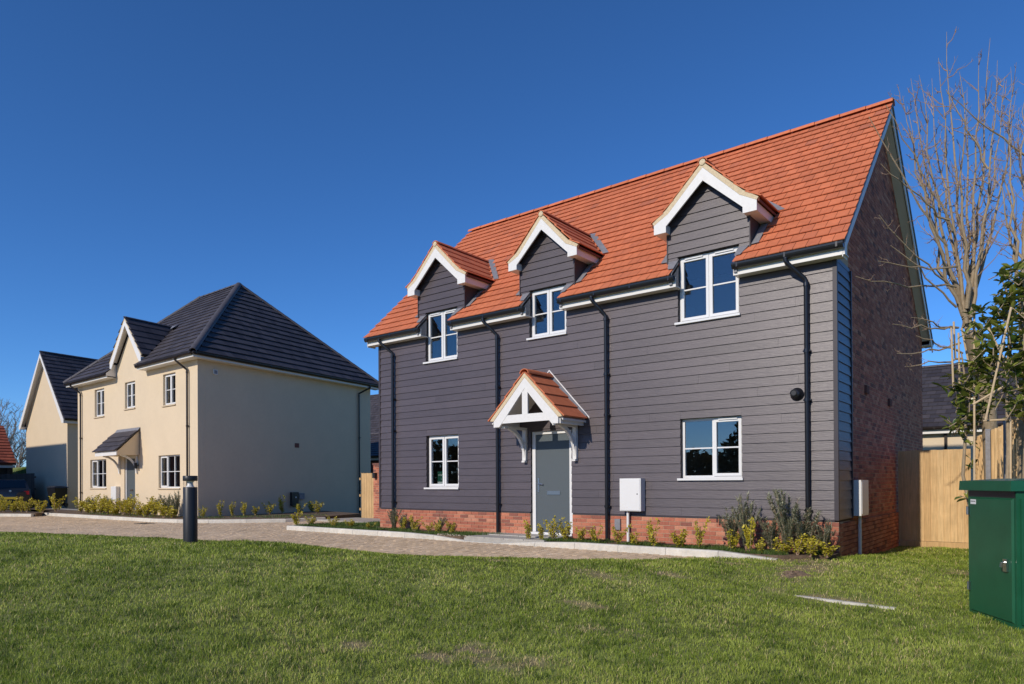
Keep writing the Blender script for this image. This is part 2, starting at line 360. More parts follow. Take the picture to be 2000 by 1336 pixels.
# beds
def sheet(name, poly, z, mat, lab=None, kind='structure', th=.12):
    mb = MB(); mb.prism([(x, y, z-th) for x, y in poly], (0,0,th)); return tag(mb.build(name, mat), lab, kind=kind)
sheet('planting_bed', [(-2.39,-1.05),(3.75,-1.05),(4.55,-.02),(0,-.01),(0,.9),(-1.6,1.5),(-2.39,.6)], -.505, soil)
sheet('planting_bed', [(5.55,-1.02),(10.33,-1.0),(11.0,-.5),(11.0,-.02),(5.9,-.02)], -.515, soil)
sheet('planting_bed', [(-24,-1.86),(-15.4,-1.52),(-9.62,-1.37),(-8.37,-1.13),(-7.4,-.66),(-6.5,.09),(-5.72,.95),(-5.42,2.2),(-6.2,4.4),(-9.5,5.2),(-8.7,-.33),(-19.2,-.2),(-24,0)], -.47, soil)
sheet('planting_bed', [(-33,-8.07),(-20.15,-3.47),(-17.6,-2.3),(-20,-.8),(-33,-1.2)], -.47, soil)
sheet('driveway', [(-60,-1.0),(-24.1,-1.9),(-20,-.7),(-20,1.4),(-60,1.4)], -.56, slabM)
sheet('path', [(-5.35,1.9),(-2.3,1.75),(-2.3,3.4),(-5.2,3.4)], -.545, slabM)
# door path slabs
path = tag(MB().box(3.85,5.95,-1.05,-.04,-.62,-.525).build('path', slabM), kind='structure')
P = Pieces(path, 'paving_slab', slabM, 300)
for a in range(4):
    for b in range(2): P.add((4.15+a*.51, -.79+b*.51, -.50-.02*(1-b)), (.5,0,0), (0,.50,0), (0,0,.05))
P.done()
# ------------------------------------------------------------------ building parts shared by the houses
def window(parent, x0, x1, z0, z1, T=None, yf=.075, lights=((0,.5,1),(.5,1,1)), sillmat=None, vents=(), proud=.065):
    f = MB(); a, b = .048, .05; y0, y1 = yf, yf+.07
    f.box(x0,x0+a,y0,y1,z0,z1).box(x1-a,x1,y0,y1,z0,z1).box(x0+a,x1-a,y0,y1,z1-a,z1).box(x0+a,x1-a,y0,y1,z0,z0+a)
    cuts = [l[1] for l in lights[:-1]]
    W_ = x1-x0
    for c in cuts: f.box(x0+W_*c-.022, x0+W_*c+.022, y0, y1, z0+a, z1-a)
    o = f.build('window', white, parent, T, origin=((x0+x1)/2, yf, z0))
    for i, (l0, l1, sash) in enumerate(lights):
        xa = x0+a if i == 0 else x0+W_*l0+.022
        xb = x1-a if i == len(lights)-1 else x0+W_*l1-.022
        za, zb = z0+a, z1-a
        if sash:
            s = MB(); e = .012; c = .05; p = .016
            A, B, C_, D_ = xa-e, xb+e, za-e, zb+e
            s.box(A,A+c,y0-p,y0+.04,C_,D_).box(B-c,B,y0-p,y0+.04,C_,D_).box(A+c,B-c,y0-p,y0+.04,D_-c,D_).box(A+c,B-c,y0-p,y0+.04,C_,C_+c)
            s.build('sash', white, o, T); xa, xb, za, zb = A+c, B-c, C_+c, D_-c
        zm = (za+zb)/2
        MB().box(xa,xb,y0+.004,y0+.038,zm-.012,zm+.012).build('glazing_bar', white, o, T)
        for q0, q1 in ((za, zm-.012), (zm+.012, zb)):
            MB().box(xa,xb,y0+.018,y0+.024,q0,q1).build('pane', glass, o, T)
    for v in vents:
        xc = x0+W_*v
        MB().box(xc-.17,xc+.17,y0-.038,y0-.018,z1-.052,z1-.030).build('trickle_vent', white, o, T)
    MB().box(x0-.05,x1+.025,-proud,y0+.01,z0-.04,z0-.001).build('sill', sillmat or white, o, T)
    return o
def cellwall(mb, x0, x1, z0, z1, y0, y1, ops):
    xs = sorted({x0, x1, *[v for o in ops for v in o[:2] if x0 < v < x1]}); zs = sorted({z0, z1, *[v for o in ops for v in o[2:] if z0 < v < z1]})
    for i in range(len(xs)-1):
        run = None
        for j in range(len(zs)-1):
            cx, cz = (xs[i]+xs[i+1])/2, (zs[j]+zs[j+1])/2
            hole = any(o[0] < cx < o[1] and o[2] < cz < o[3] for o in ops)
            if not hole:
                run = [zs[j], zs[j+1]] if run is None else [run[0], zs[j+1]]
            if (hole or j == len(zs)-2) and run:
                mb.box(xs[i], xs[i+1], y0, y1, *run); run = None
    return mb
def gutter(parent, a, b, r=.055, mat=None, T=None, end='x'):
    a, b = Vector(a), Vector(b); d = (b-a).normalized(); n = Vector((d.y, -d.x, 0))
    dp = 1.75
    prof = [a + n*(r*math.cos(t)) - Vector((0,0,r*dp*math.sin(t))) for t in [math.pi*k/10 for k in range(11)]]
    inn = [a + n*((r-.006)*math.cos(t)) - Vector((0,0,(r-.006)*dp*math.sin(t)-.003)) for t in [math.pi*k/10 for k in range(10,-1,-1)]]
    mb = MB(); m = len(prof)
    vs = prof+[p+(b-a) for p in prof]; mb.add(vs, [(i, i+1, m+i+1, m+i) for i in range(m-1)]+[tuple(range(m)), tuple(range(m, 2*m))[::-1]])
    vs = inn+[p+(b-a) for p in inn]; mb.add(vs, [(i, i+1, m+i+1, m+i) for i in range(m-1)])
    L = (b-a).length
    mb.box(-.0,.0,0,0,0,0) if False else None
    o = mb.build('gutter', mat or black, parent, T)
    k = max(2, int(L/.8))
    for i in range(k+1):
        p = a+d*(L*(i+.12)/(k+.24)); q = MB(); e = d*.015
        q.hexa([p-e-n*r*1.0-Vector((0,0,.075)), p+e-n*r*1.0-Vector((0,0,.075)), p+e+n*(r+.006)-Vector((0,0,.03)), p-e+n*(r+.006)-Vector((0,0,.03)),
                p-e-n*r*1.0+Vector((0,0,.004)), p+e-n*r*1.0+Vector((0,0,.004)), p+e+n*(r+.006)+Vector((0,0,.008)), p-e+n*(r+.006)+Vector((0,0,.008))])
        q.build('gutter_bracket', mat or black, o, T)
    return o
def downpipe(parent, xo, yo, zo, xp, yp, zb, mat=None, T=None, r=.036, drop=.28, collars=(.35,)):
    mat = mat or black
    pts = [(xo,yo,zo),(xo,yo,zo-.1),(xo+.02,yo+.01,zo-.13),(xp-.02,yp-.01,zo-drop),(xp,yp,zo-drop-.04),(xp,yp,zb)]
    o = MB().tube(pts, r, 12).build('downpipe', mat, parent, T, smooth=True)
    for z in (zo-.03, zo-drop-.1, *collars):
        c = (xo,yo) if z == zo-.03 else (xp,yp)
        MB().tube([(c[0],c[1],z-.03),(c[0],c[1],z+.03)], r*1.22, 12).build('pipe_collar', mat, o, T, smooth=True)
    for z in collars: MB().box(xp-r*1.7,xp+r*1.7,yp+.005,yp+.06,z-.012,z+.012).build('pipe_clip', mat, o, T)
    return o
def tiles(P, O, X, U, rows, gauge, wid, spans, thick=.013, lift=.034, stag=.5, over=.05, prio=0):
    """tile courses on a plane: O corner, X unit along the eave, U unit up the slope; spans(s) lists [x0, x1]"""
    O, X, U = Vector(O), Vector(X), Vector(U); N_ = X.cross(U).normalized()
    for r in range(rows):
        s0 = r*gauge; off = (wid*stag if r % 2 else 0)
        for (a, b) in spans(s0+gauge*.5):
            if b-a < .03: continue
            k = math.floor((a-off)/wid)
            while off+k*wid < b-.004:
                t0, t1 = max(a, off+k*wid), min(b, off+(k+1)*wid); k += 1
                if t1-t0 < .02: continue
                ln = gauge+over
                lo = O + X*((t0+t1)/2) + U*(s0-.01) + N_*(lift+random.uniform(0,.004)); hi = O + X*((t0+t1)/2) + U*(s0-.01+ln) + N_*.002
                P.add((lo+hi)/2, X*(t1-t0-.007), hi-lo, N_*thick, prio)
def ridge(parent, a, b, mat, T=None, n=None, L=.45, r=.12, flat=.75, taper=True):
    a, b = Vector(a), Vector(b); d = b-a; m = n or max(1, round(d.length/L)); d /= m
    e = d.normalized(); h = e.cross(Vector((0,0,1))).normalized(); v = h.cross(e)
    for i in range(m):
        p, q = a+d*i+e*.004, a+d*(i+1)-e*.006; mb = MB(); vs = []
        for c, rr in ((p, r*1.0), (q, r*(1.06 if taper else 1))):
            for rad in (rr, rr-.018):
                for t in [math.pi*k/8 for k in range(9)]: vs.append(c + h*(rad*math.cos(t)) + v*(rad*math.sin(t)*flat - .03))
        fs = []
        for k in range(8):
            fs += [(k, k+1, 18+k+1, 18+k), (9+k, 27+k, 27+k+1, 9+k+1), (k, 9+k, 9+k+1, k+1), (18+k, 18+k+1, 27+k+1, 27+k)]
        fs += [(0, 18, 27, 9), (8, 17, 35, 26)]
        mb.add(vs, fs); mb.r = [random.random()]*len(fs); mb.build('ridge_tile', mat, parent, T, smooth=True)
# ------------------------------------------------------------------ dark clad house
W, D, YR, ZR, GG, ZG = 10.95, 8.95, 3.79, 8.23, .315, 4.35
SL = (ZR-ZG)/(YR+GG); RL = math.hypot(ZR-ZG, YR+GG); UF = Vector((0, YR+GG, ZR-ZG))/RL
def roofz(y): return ZG+SL*(y+GG)
H = thing('house', (W/2, D/2, -.6), 'dark grey weatherboarded house with orange tiled roof and three white trimmed dormers', 'house')
WIN = dict(LL=(1.69,2.75,.52,1.77), GR=(8.29,9.43,.69,1.775), UL=(1.68,2.73,3.56,4.75), UM=(4.84,5.79,3.72,4.735), UR=(8.26,9.40,3.55,4.75))
DOOR = (4.86,5.90,-.42,1.71)
ops = [WIN['LL'], WIN['GR'], DOOR, (*WIN['UL'][:3], 4.76), (*WIN['UM'][:3], 4.76), (*WIN['UR'][:3], 4.76)]
wall = cellwall(MB(), 0, W, -.8, 4.30, .014, .26, ops).build('front_wall', cladback, H)
# weatherboards
P = Pieces(H, 'board', clad, 300)
EXP = .16
def board(x0, x1, z0, z1):
    if x1-x0 < .02 or z1-z0 < .012: return
    hgt = z1-z0+(.02 if z1-z0 > .15 else 0); t = .020*(z1-z0)/EXP
    P.add(((x0+x1)/2, -.004-t/2, z0+hgt/2), (x1-x0-.002,0,0), (0,.010,0), (0,t,hgt), -50)
JO = [1.1,3.3,2.2,.4,2.8,1.7,3.0,.9]
for i in range(27):
    z0 = i*EXP; z1 = min(z0+EXP, 4.29)
    if z0 > 4.2: break
    segs = [(0.03, W-.03)]
    for o in ops:
        if o[2] < z1-.001 and o[3] > z0+.001:
            new = []
            for a, b in segs:
                if o[0] > a: new.append((a, min(b, o[0])))
                if o[1] < b: new.append((max(a, o[1]), b))
            segs = [s for s in new if s[1] > s[0]]
            if z0 < o[2]-.012: board(o[0], o[1], z0, o[2]-.003)
            if z1 > o[3]+.012: board(o[0], o[1], o[3]+.003, z1)
    for a, b in segs:
        cuts = [a]; j = JO[i % 8] + (i*.37 % 1)
        while j < b:
            if j > a+.5 and j < b-.5: cuts.append(j)
            j += 3.6
        cuts.append(b)
        for c0, c1 in zip(cuts[:-1], cuts[1:]): board(c0, c1, z0, z1)
# clad return on the gable end
RET = .92
for i in range(27):
    z0 = i*EXP; z1 = min(z0+EXP, 4.22); t = .02*(z1-z0)/EXP
    P.add((W+.004+t/2, RET/2+.01, z0+(z1-z0)/2+.01), (0,RET-.02,0), (.010,0,0), (-t,0,z1-z0+.02), -50)
P.done()
for n, b in (('corner_trim', (W-.032,W+.034,-.036,.03,-.005,4.2)), ('corner_trim', (-.03,.03,-.036,.03,-.005,4.2)), ('corner_trim', (W+.001,W+.04,RET-.01,RET+.03,-.005,4.2))):
    MB().box(*b).build(n, cladtrim, H)
MB().box(.03,4.83,-.03,.01,-.03,-.004).box(5.93,W-.03,-.03,.01,-.03,-.004).build('starter_trim', cladtrim, H)
# brick plinth and gable wall
PB = Pieces(H, 'brick', brick, 300, rest='bricks')
mbk = MB().box(0,4.84,-.022,.26,-.85,-.035).box(5.92,W+.03,-.022,.26,-.85,-.035)
mbk.build('plinth_mortar', mortar, H)
for c in range(10):
    zc = -.07-.075*c
    for seg in ((0.005,4.835),(5.925,W+.035)):
        x = seg[0] - (.1125 if c % 2 else 0)
        while x < seg[1]-.02:
            a, b = max(x, seg[0]), min(x+.215, seg[1]); x += .225
            if b-a < .03: continue
            d = random.uniform(0,.003)
            P_ = (0 if zc > -.62 else 40)
            PB.add(((a+b)/2, .005-d, zc), (b-a,0,0), (0,.07,0), (0,0,.065), -60+P_)
def gtop(y): return roofz(y)-.10 if y < YR else ZR-.10-(y-YR)*(ZR-4.33)/(D+.2-YR)
gp = [(W-.25, .27, -.95), (W-.25, D, -.95), (W-.25, D, gtop(D)), (W-.25, YR, gtop(YR)), (W-.25, .27, gtop(.27))]
MB().prism(gp[::-1], (.235,0,0)).build('gable_mortar', mortar, H)
nrow = int((ZR+.95)/.075)
for c in range(nrow):
    zc = -.92+.075*c
    pl = zc < -.03
    y0 = .03 if pl else RET+.03
    y = y0 - (.1125 if c % 2 else 0)
    while y < D:
        a, b = max(y, y0), min(y+.215, D-.002); y += .225
        if b-a < .03: continue
        if zc+.04 > min(gtop(a), gtop(b)): continue
        xo = W+.03 if pl else W-.012
        PB.add((xo-.03+random.uniform(-.0015,.0015), (a+b)/2, zc), (0,b-a,0), (.065,0,0), (0,0,.065))
PB.done()
MB().box(W-.02,W-.013,.26,RET+.02,-.04,4.25).build('gable_backing', cladback, H)
MB().prism([(0.02,.27,-.8),(.02,D,-.8),(.02,D,gtop(D)),(.02,YR,gtop(YR)),(.02,.27,gtop(.27))], (.2,0,0)).build('side_wall', mortar, H)
MB().box(.23,W-.26,D-.25,D,-.8,4.2).build('rear_wall', mortar, H)
MB().box(.23,W-.26,.27,D-.26,-.55,-.42).box(.23,W-.26,.27,D-.26,2.15,2.4).build('floor_slab', floorM, H)
MB().box(.23,W-.26,4.2,4.3,-.41,2.14).box(.23,W-.26,3.0,3.1,2.41,5.2).box(3.4,3.5,.27,4.19,-.41,2.14).box(7.2,7.3,.27,4.19,-.41,2.14).box(3.4,3.5,.27,2.99,2.41,4.55).box(7.2,7.3,.27,2.99,2.41,4.55).build('partition', inter, H)
# windows and door
window(H, *WIN['LL']); 
window(H, *WIN['GR'], lights=((0,.52,0),(.52,1,1)), vents=(.76,))
window(H, *WIN['UL'], vents=(.25,.75)); window(H, *WIN['UM']); window(H, *WIN['UR'], vents=(.25,.75))
d = MB(); a = .085
d.box(DOOR[0],DOOR[0]+a,.03,.12,DOOR[2],DOOR[3]).box(DOOR[1]-a,DOOR[1],.03,.12,DOOR[2],DOOR[3]).box(DOOR[0]+a,DOOR[1]-a,.03,.12,DOOR[3]-a*.7,DOOR[3]).box(DOOR[0]-.02,DOOR[1]+.02,-.06,.12,DOOR[2]-.05,DOOR[2]-.001)
door = d.build('door', white, H)
mb = MB().box(4.946,5.814,.055,.10,-.415,1.648); mb.build('door_leaf', doorM, door)
MB().box(5.24,5.57,.040,.054,.37,.445).build('letterbox', steel, door)
h = MB().tube([(5.01,.055,.60),(5.01,.02,.60),(5.03,.015,.60),(5.14,.015,.59)], .012, 8); h.box(4.99,5.03,.045,.054,.42,.72); h.build('door_handle', steel, door, smooth=True)
# eaves: soffit, fascia, gutters between the dormer windows
segs = [(-.23,WIN['UL'][0]+.06),(WIN['UL'][1]-.02,WIN['UM'][0]+.06),(WIN['UM'][1]-.02,WIN['UR'][0]+.06),(WIN['UR'][1]-.02,W+.20)]
for a, b in segs:
    MB().box(a,b,-.215,.012,4.165,4.185).box(a,b,-.235,-.215,4.16,4.335).build('soffit_and_fascia', fasciaM, H)
    gutter(H, (b-.005,-.295,4.345), (a+.005,-.295,4.345))
for (xo, xp) in ((.30,.57),(3.76,3.99),(6.57,6.77),(10.27,10.53)):
    downpipe(H, xo, -.29, 4.31, xp, -.095, -.72, collars=(2.75,1.95,.15), drop=.38)
# roof
rf = MB().prism([(-.22,-GG+.02,ZG-.10),(-.22,YR,ZR-.07),(-.22,D+.3,4.23),(-.22,D+.3,4.19),(-.22,YR,ZR-.13),(-.22,-GG+.05,ZG-.12)], (W+.40,0,0))
rf = MB()
def slab(mb, pts, th):
    p = [Vector(q) for q in pts]; n = (p[1]-p[0]).cross(p[2]-p[0]).normalized(); return mb.prism([q-n*th for q in p], n*(th-.012))
# front slab pieces avoid the three dormer windows at the eaves
dorm = [('UL',2.205,.77,.99,6.31),('UM',5.30,.705,.915,6.26),('UR',8.83,.77,.99,6.31)]
def fs(y): return (y+GG)/(YR+GG)*RL
YC = .06
xs = [-.22]
for n, c, hw, ew, az in dorm: xs += [WIN[n][0]+.0, WIN[n][1]-.0]
xs += [W+.20]
P0 = lambda x, y: Vector((x, y, roofz(y)))
for i in range(0, len(xs), 2): slab(rf, [P0(xs[i],-GG), P0(xs[i+1],-GG), P0(xs[i+1],YC), P0(xs[i],YC)], .05)
slab(rf, [P0(-.22,YC+.6), P0(W+.20,YC+.6), P0(W+.20,YR), P0(-.22,YR)], .05)
xs2 = [-.22]
for n, c, hw, ew, az in dorm: xs2 += [c-hw, c+hw]
xs2 += [W+.20]
for i in range(0, len(xs2), 2): slab(rf, [P0(xs2[i],YC), P0(xs2[i+1],YC), P0(xs2[i+1],YC+.6), P0(xs2[i],YC+.6)], .05)
roof = rf.build('roof', tileOb, H)
rb = MB(); slab(rb, [(W+.20,D+.32,4.20),(-.22,D+.32,4.20),(-.22,YR,ZR),(W+.20,YR,ZR)], .05)
rb.prism([(-.22,D+.32,4.205),(-.22,YR,ZR+.003),(-.22,YR,ZR-.01),(-.22,D+.32,4.192)], (W+.44,0,0)); rb.build('rear_slope', tileGb, roof)
PT = Pieces(roof, 'roof_tile', tileO, 300, rest='roof_tiles')
def mspans(s):
    y = -GG + s/RL*(YR+GG); z = roofz(y); out = [(-.24, W+.23)]
    for n, c, hw, ew, az in dorm:
        if y < YC: a, b = WIN[n][0]-.01, WIN[n][1]+.01
        else:
            if z > az-.04: continue
            half = hw+.02 if z < 5.36 else min(ew, (az-z)/(az-5.42)*ew)-.02
            a, b = c-half, c+half
        new = []
        for p, q in out:
            if a > p: new.append((p, min(q, a)))
            if b < q: new.append((max(p, b), q))
        out = [t for t in new if t[1] > t[0]]
    return out
tiles(PT, (0,-GG-.02,ZG-.01), (1,0,0), UF, 21, .2695, .2, mspans, over=.06)
PT.done()
ridge(roof, (-.24,YR,ZR+.02), (W+.24,YR,ZR+.02), ridgeO, n=23, r=.125, flat=.8)
# verges: bargeboards, undercloak and box ends on both gables
for sgn, xb in ((1, W+.175), (-1, -.215)):
    th = .022
    def strip(y0, z0, y1, z1, dz, hgt, x0, t): return [(x0,y0,z0-dz),(x0,y1,z1-dz),(x0,y1,z1-dz-hgt),(x0,y0,z0-dz-hgt)]
    MB().prism(strip(-.235,roofz(-.235),YR,ZR,.045,.20,xb,th), (th,0,0)).prism(strip(YR,ZR,D+.3,4.22,.045,.20,xb,th), (th,0,0)).build('bargeboard', fasciaM, H)
    MB().prism(strip(-.30,roofz(-.30),YR,ZR,-.0,.045,xb-.02,0), (.065,0,0)).prism(strip(YR,ZR,D+.3,4.22,0,.045,xb-.02,0), (.065,0,0)).build('verge_undercloak', lead if sgn > 0 else verge, H)
    MB().prism([(xb-.003,-.235,4.13),(xb-.003,-.235,4.30),(xb-.003,.02,4.50),(xb-.003,.02,4.13)], (-.012*sgn,0,0)).prism([(xb-.003,D-.02,4.13),(xb-.003,D-.02,4.44),(xb-.003,D+.26,4.20),(xb-.003,D+.26,4.13)], (-.012*sgn,0,0)).build('box_end', fasciaM, H)
    x0, x1 = (W-.01, W+.16) if sgn > 0 else (-.2, .01)
    MB().prism([(x0,.0,4.35),(x0,YR,ZR-.22),(x0,YR,ZR-.24),(x0,.0,4.33)], (x1-x0,0,0)).prism([(x0,YR,ZR-.22),(x0,D,4.27),(x0,D,4.25),(x0,YR,ZR-.24)], (x1-x0,0,0)).build('verge_soffit', fasciaM, H)
MB().box(-.21,W+.17,D,D+.25,4.135,4.155).box(-.21,W+.17,D+.25,D+.27,4.13,4.25).build('rear_soffit', fasciaM, H)
gutter(H, (-.22,D+.33,4.22), (W+.2,D+.33,4.22))
# dormers
for n, c, hw, ew, az in dorm:
    wx0, wx1 = WIN[n][0], WIN[n][1]; zt = WIN[n][3]+.012; zb = 4.70
    k = ew/.99; kz = az-6.31
    prof = [(0,az),(.68*k,az-.68),(ew,5.42+kz*.3)]
    half = lambda z: min(hw, max(0, (az-.20-z)/1.0))
    bk = MB()
    for sg in (-1, 1):
        bk.box(*sorted((c+sg*hw*.999, wx1+.002 if sg > 0 else wx0-.002)), .016,.10, zb, zt)
    bk.prism([(c-hw,.016,zt),(c+hw,.016,zt),(c+hw,.016,5.38),(c,.016,az-.16),(c-hw,.016,5.38)], (0,.09,0))
    for sg in (-1, 1):      # cheeks
        xo = c+sg*hw; t = -.03*sg
        yb = (5.40-ZG)/SL-GG
        bk.prism([(xo,.106,roofz(.106)-.05),(xo,.106,5.40),(xo,yb+.1,5.40+.05),(xo,yb+.1,5.40)], (t,0,0))
    dm = bk.build('dormer', cladback, H)
    bz = 4.70
    row = 0
    while bz < az-.25:
        b0, b1 = bz, bz+EXP
        hb, ht = min(hw-.012, half(b0)+.05), min(hw-.012, half(b1)+.05)
        if ht < .02: ht = .01
        def brd(xa0, xa1, xb0, xb1, q0, q1, up_=0.0):
            t = .02*(q1-q0)/EXP
            MB().hexa([(xa0,-t-.008,q0),(xa1,-t-.008,q0),(xa1,-t+.002,q0),(xa0,-t+.002,q0),(xb0,-.008,q1+up_),(xb1,-.008,q1+up_),(xb1,.002,q1+up_),(xb0,.002,q1+up_)]).build('board', clad, dm)
        if b0 < zt:
            brd(c-hb, wx0-.003, c-hb, wx0-.003, b0, zt-.002); brd(wx1+.003, c+hb, wx1+.003, c+hb, b0, zt-.002)
            brd(c-hb, c+hb, c-ht, c+ht, zt, b1)
        else: brd(c-hb, c+hb, c-ht, c+ht, b0, b1)
        bz += EXP; row += 1
    for sg in (-1, 1):
        MB().box(*sorted((c+sg*(hw+.008), c+sg*(hw-.011))), -.034,.015, 4.66,5.22).build('corner_trim', cladtrim, dm)
    # white bargeboards with boxed feet
    for sg in (-1, 1):
        Q = lambda x, z: (c+sg*x, -.205, z)
        w0, w1, w2 = az-.12, (.66*k, az-.78+.0), (.95*k, 5.37+kz*.3)
        mb = MB(); mb.prism([Q(0,w0),Q(*w1),Q(.71*k,5.31+kz*.3),Q(0,az-.35)], (0,.03,0)); mb.prism([Q(*w1),Q(*w2),Q(.95*k,5.20),Q(.71*k,5.20),Q(.71*k,5.31+kz*.3)], (0,.0301,0))
        mb.build('bargeboard', whitep, dm)
        yb = (5.20-ZG)/SL-GG+.03
        mb = MB(); xa, xb_ = sorted((c+sg*.715*k, c+sg*.945*k)); mb.prism([(xa,-.174,5.205),(xa,yb,5.205),(xa,yb+.14,5.35),(xa,-.174,5.35)], (xb_-xa,0,0)); mb.build('eaves_box', fasciaM, dm)
        # undercloak mortar between board and tiles
        mb = MB(); e = .075
        mb.prism([Q(0,w0+.004),Q(*(w1[0],w1[1]+.004)),(c+sg*(w1[0]+.05),-.205,w1[1]+e),(c,-.205,w0+e+.03)], (0,.06,0))
        mb.prism([Q(w1[0],w1[1]+.004),Q(w2[0],w2[1]+.004),(c+sg*(w2[0]+.03),-.205,w2[1]+.05),(c+sg*(w1[0]+.05),-.205,w1[1]+e)], (0,.0601,0))
        mb.build('verge_mortar', verge, dm)
        # roof slope: bed and tile courses
        def vy(z): return (z-ZG)/SL-GG
        knots = [(ew,prof[2][1]),(.68*k,prof[1][1]),(0,az)]
        bed = MB()
        for (xa, za), (xb2, zb2) in zip(knots[:-1], knots[1:]):
            p = [Vector((c+sg*xa,-.19,za-.03)),Vector((c+sg*xa,vy(za),za-.03)),Vector((c+sg*xb2,vy(zb2),zb2-.03)),Vector((c+sg*xb2,-.19,zb2-.03))]
            bed.prism(p, (0,0,-.045))
        bed.build('roof_bed', tileOb, dm)
        cs = [(ew+.02, knots[0][1]-.02)]; run = [(ew, knots[0][1]), (.83*k, None), (.68*k, None)]
        pts = [(ew+.02,prof[2][1]-.012),(.80*k,prof[2][1]+(ew-.80*k)*.62),(.595*k,az-.595*k+.005),(.405*k,az-.405*k+.005),(.215*k,az-.215*k+.005),(.03,az-.03+.005)]
        PD = Pieces(dm, 'roof_tile', tileO, 300)
        for i in range(5):
            (xa, za), (xb2, zb2) = pts[i], pts[i+1]
            lo = Vector((c+sg*xa,0,za)); hi = Vector((c+sg*xb2,0,zb2)); U_ = hi-lo; Nn = Vector((-U_.z*sg*-1,0,abs(U_.x))).normalized(); Nn = Vector((sg*abs(U_.z),0,abs(U_.x))).normalized()
            ye = vy((za+zb2)/2)+.06; y = -.215; st = (.1 if i % 2 else .2)
            while y < ye-.02:
                y2 = min(y+st, ye); st = .2
                a_ = lo+Nn*.028; b_ = hi+U_*.2+Nn*.004
                m_ = (a_+b_)/2; PD.add((m_.x,(y+y2)/2,m_.z), (0,y2-y-.003,0), b_-a_, Nn*.02); y = y2
        PD.done()
        # lead at the cheek foot and at the valley
        MB().prism([(c+sg*(hw+.005),.0,roofz(.0)+.06),(c+sg*(hw+.14),.0,roofz(.0)+.07),(c+sg*(hw+.14),.62,roofz(.62)+.07),(c+sg*(hw+.005),.62,roofz(.62)+.06)], (0,-.004,.006)).build('flashing', lead, dm)
        z1_ = prof[2][1]; 
        MB().prism([(c+sg*(ew-.02),vy(z1_)-.02,z1_+.065),(c+sg*(ew+.11),vy(z1_)+.0,z1_+.07),(c+sg*.12,vy(az)+.06,az+.085),(c+sg*.0,vy(az)-.02,az+.07)], (0,-.003,.008)).build('flashing', lead, dm)
        # lead-faced ends of the eaves beside the window
        xg = (wx1+.0 if sg > 0 else wx0-.0)
        MB().prism([(xg,-.27,4.20),(xg,-.27,4.40),(xg,.02,4.70),(xg,.02,4.17)], (.055*sg if sg > 0 else -.055,0,0)).build('eaves_end', lead, dm)
        MB().prism([(xg-.01*sg,-.22,roofz(-.22)+.06),(xg+.10*sg,-.22,roofz(-.22)+.065),(xg+.20*sg,.03,roofz(.03)+.065),(xg-.01*sg,.03,roofz(.03)+.06)], (0,-.004,.006)).build('flashing', lead, dm)
    ridge(dm, (c,-.215,az+.015), (c,(az-ZG)/SL-GG+.05,az+.015), ridgeO, n=4, r=.09, flat=.75)
    MB().lathe([(.058,0),(.045,.008),(0,.010)], (c,-.215,az-.030), 14, 'y').build('ridge_end_mortar', verge, dm)
# gable end fittings
g = MB().box(W-.008,W+.15,.99,1.55,.03,.64); mt = g.build('meter_box', white, H); tag(mt, 'white meter box on the shaded brick gable')
MB().box(W+.1505,W+.158,1.02,1.52,.06,.61).build('meter_door', white, mt)
MB().tube([(W+.07,1.25,.025),(W+.07,1.25,-.72)], .03, 10).build('conduit', fasciaM, mt, smooth=True); MB().tube([(W+.07,1.25,-.70),(W+.07,1.25,-.86)], .04, 10).build('conduit_foot', black, mt)
for y, z in ((2.2,2.31),(4.4,2.26)):
    v = MB().box(W-.012,W+.03,y-.11,y+.11,z-.075,z+.075).build('air_vent', brick, H)
    for q in range(4): MB().box(W+.0301,W+.036,y-.1,y+.1,z-.06+q*.034,z-.042+q*.034).build('louvre', brick, v)
g = MB().box(7.12,7.57,-.20,-.03,.075,.695); mt = g.build('meter_box', white, H); tag(mt, 'white meter box on the weatherboards right of the front door')
MB().box(7.135,7.555,-.212,-.2005,.09,.68).build('meter_door', white, mt); MB().lathe([(.012,0),(.012,.006),(0,.006)], (7.5,-.212,.40), 8, 'y').build('meter_lock', anth, mt)
MB().tube([(7.24,-.10,.07),(7.24,-.10,-.6)], .028, 10).build('conduit', white, mt, smooth=True)
MB().box(6.93,7.05,-.075,-.03,-.30,-.09).build('service_box', lead, H)
sv = MB().lathe([(.0,.0),(.105,.0),(.108,.02),(.095,.035),(.08,.05),(.07,.085),(.05,.105),(.0,.11)], (10.36,-.022,2.06), 24, 'y').build('wall_camera', black, H, smooth=True)
MB().lathe([(.052,0),(.058,.012),(.046,.02),(.04,.012),(.0,.012)], (10.335,-.128,2.075), 20, 'y').build('camera_lens', anth, sv, smooth=True)
tp = MB().tube([(9.02,-.02,.0),(9.02,-.10,.0),(9.02,-.13,-.03),(9.02,-.13,-.09)], .013, 8).box(8.99,9.05,-.095,-.085,.02,.045).build('garden_tap', anth, H, smooth=False)
MB().box(4.66,4.70,-.035,-.02,1.42,1.55).build('door_bell', white, H)
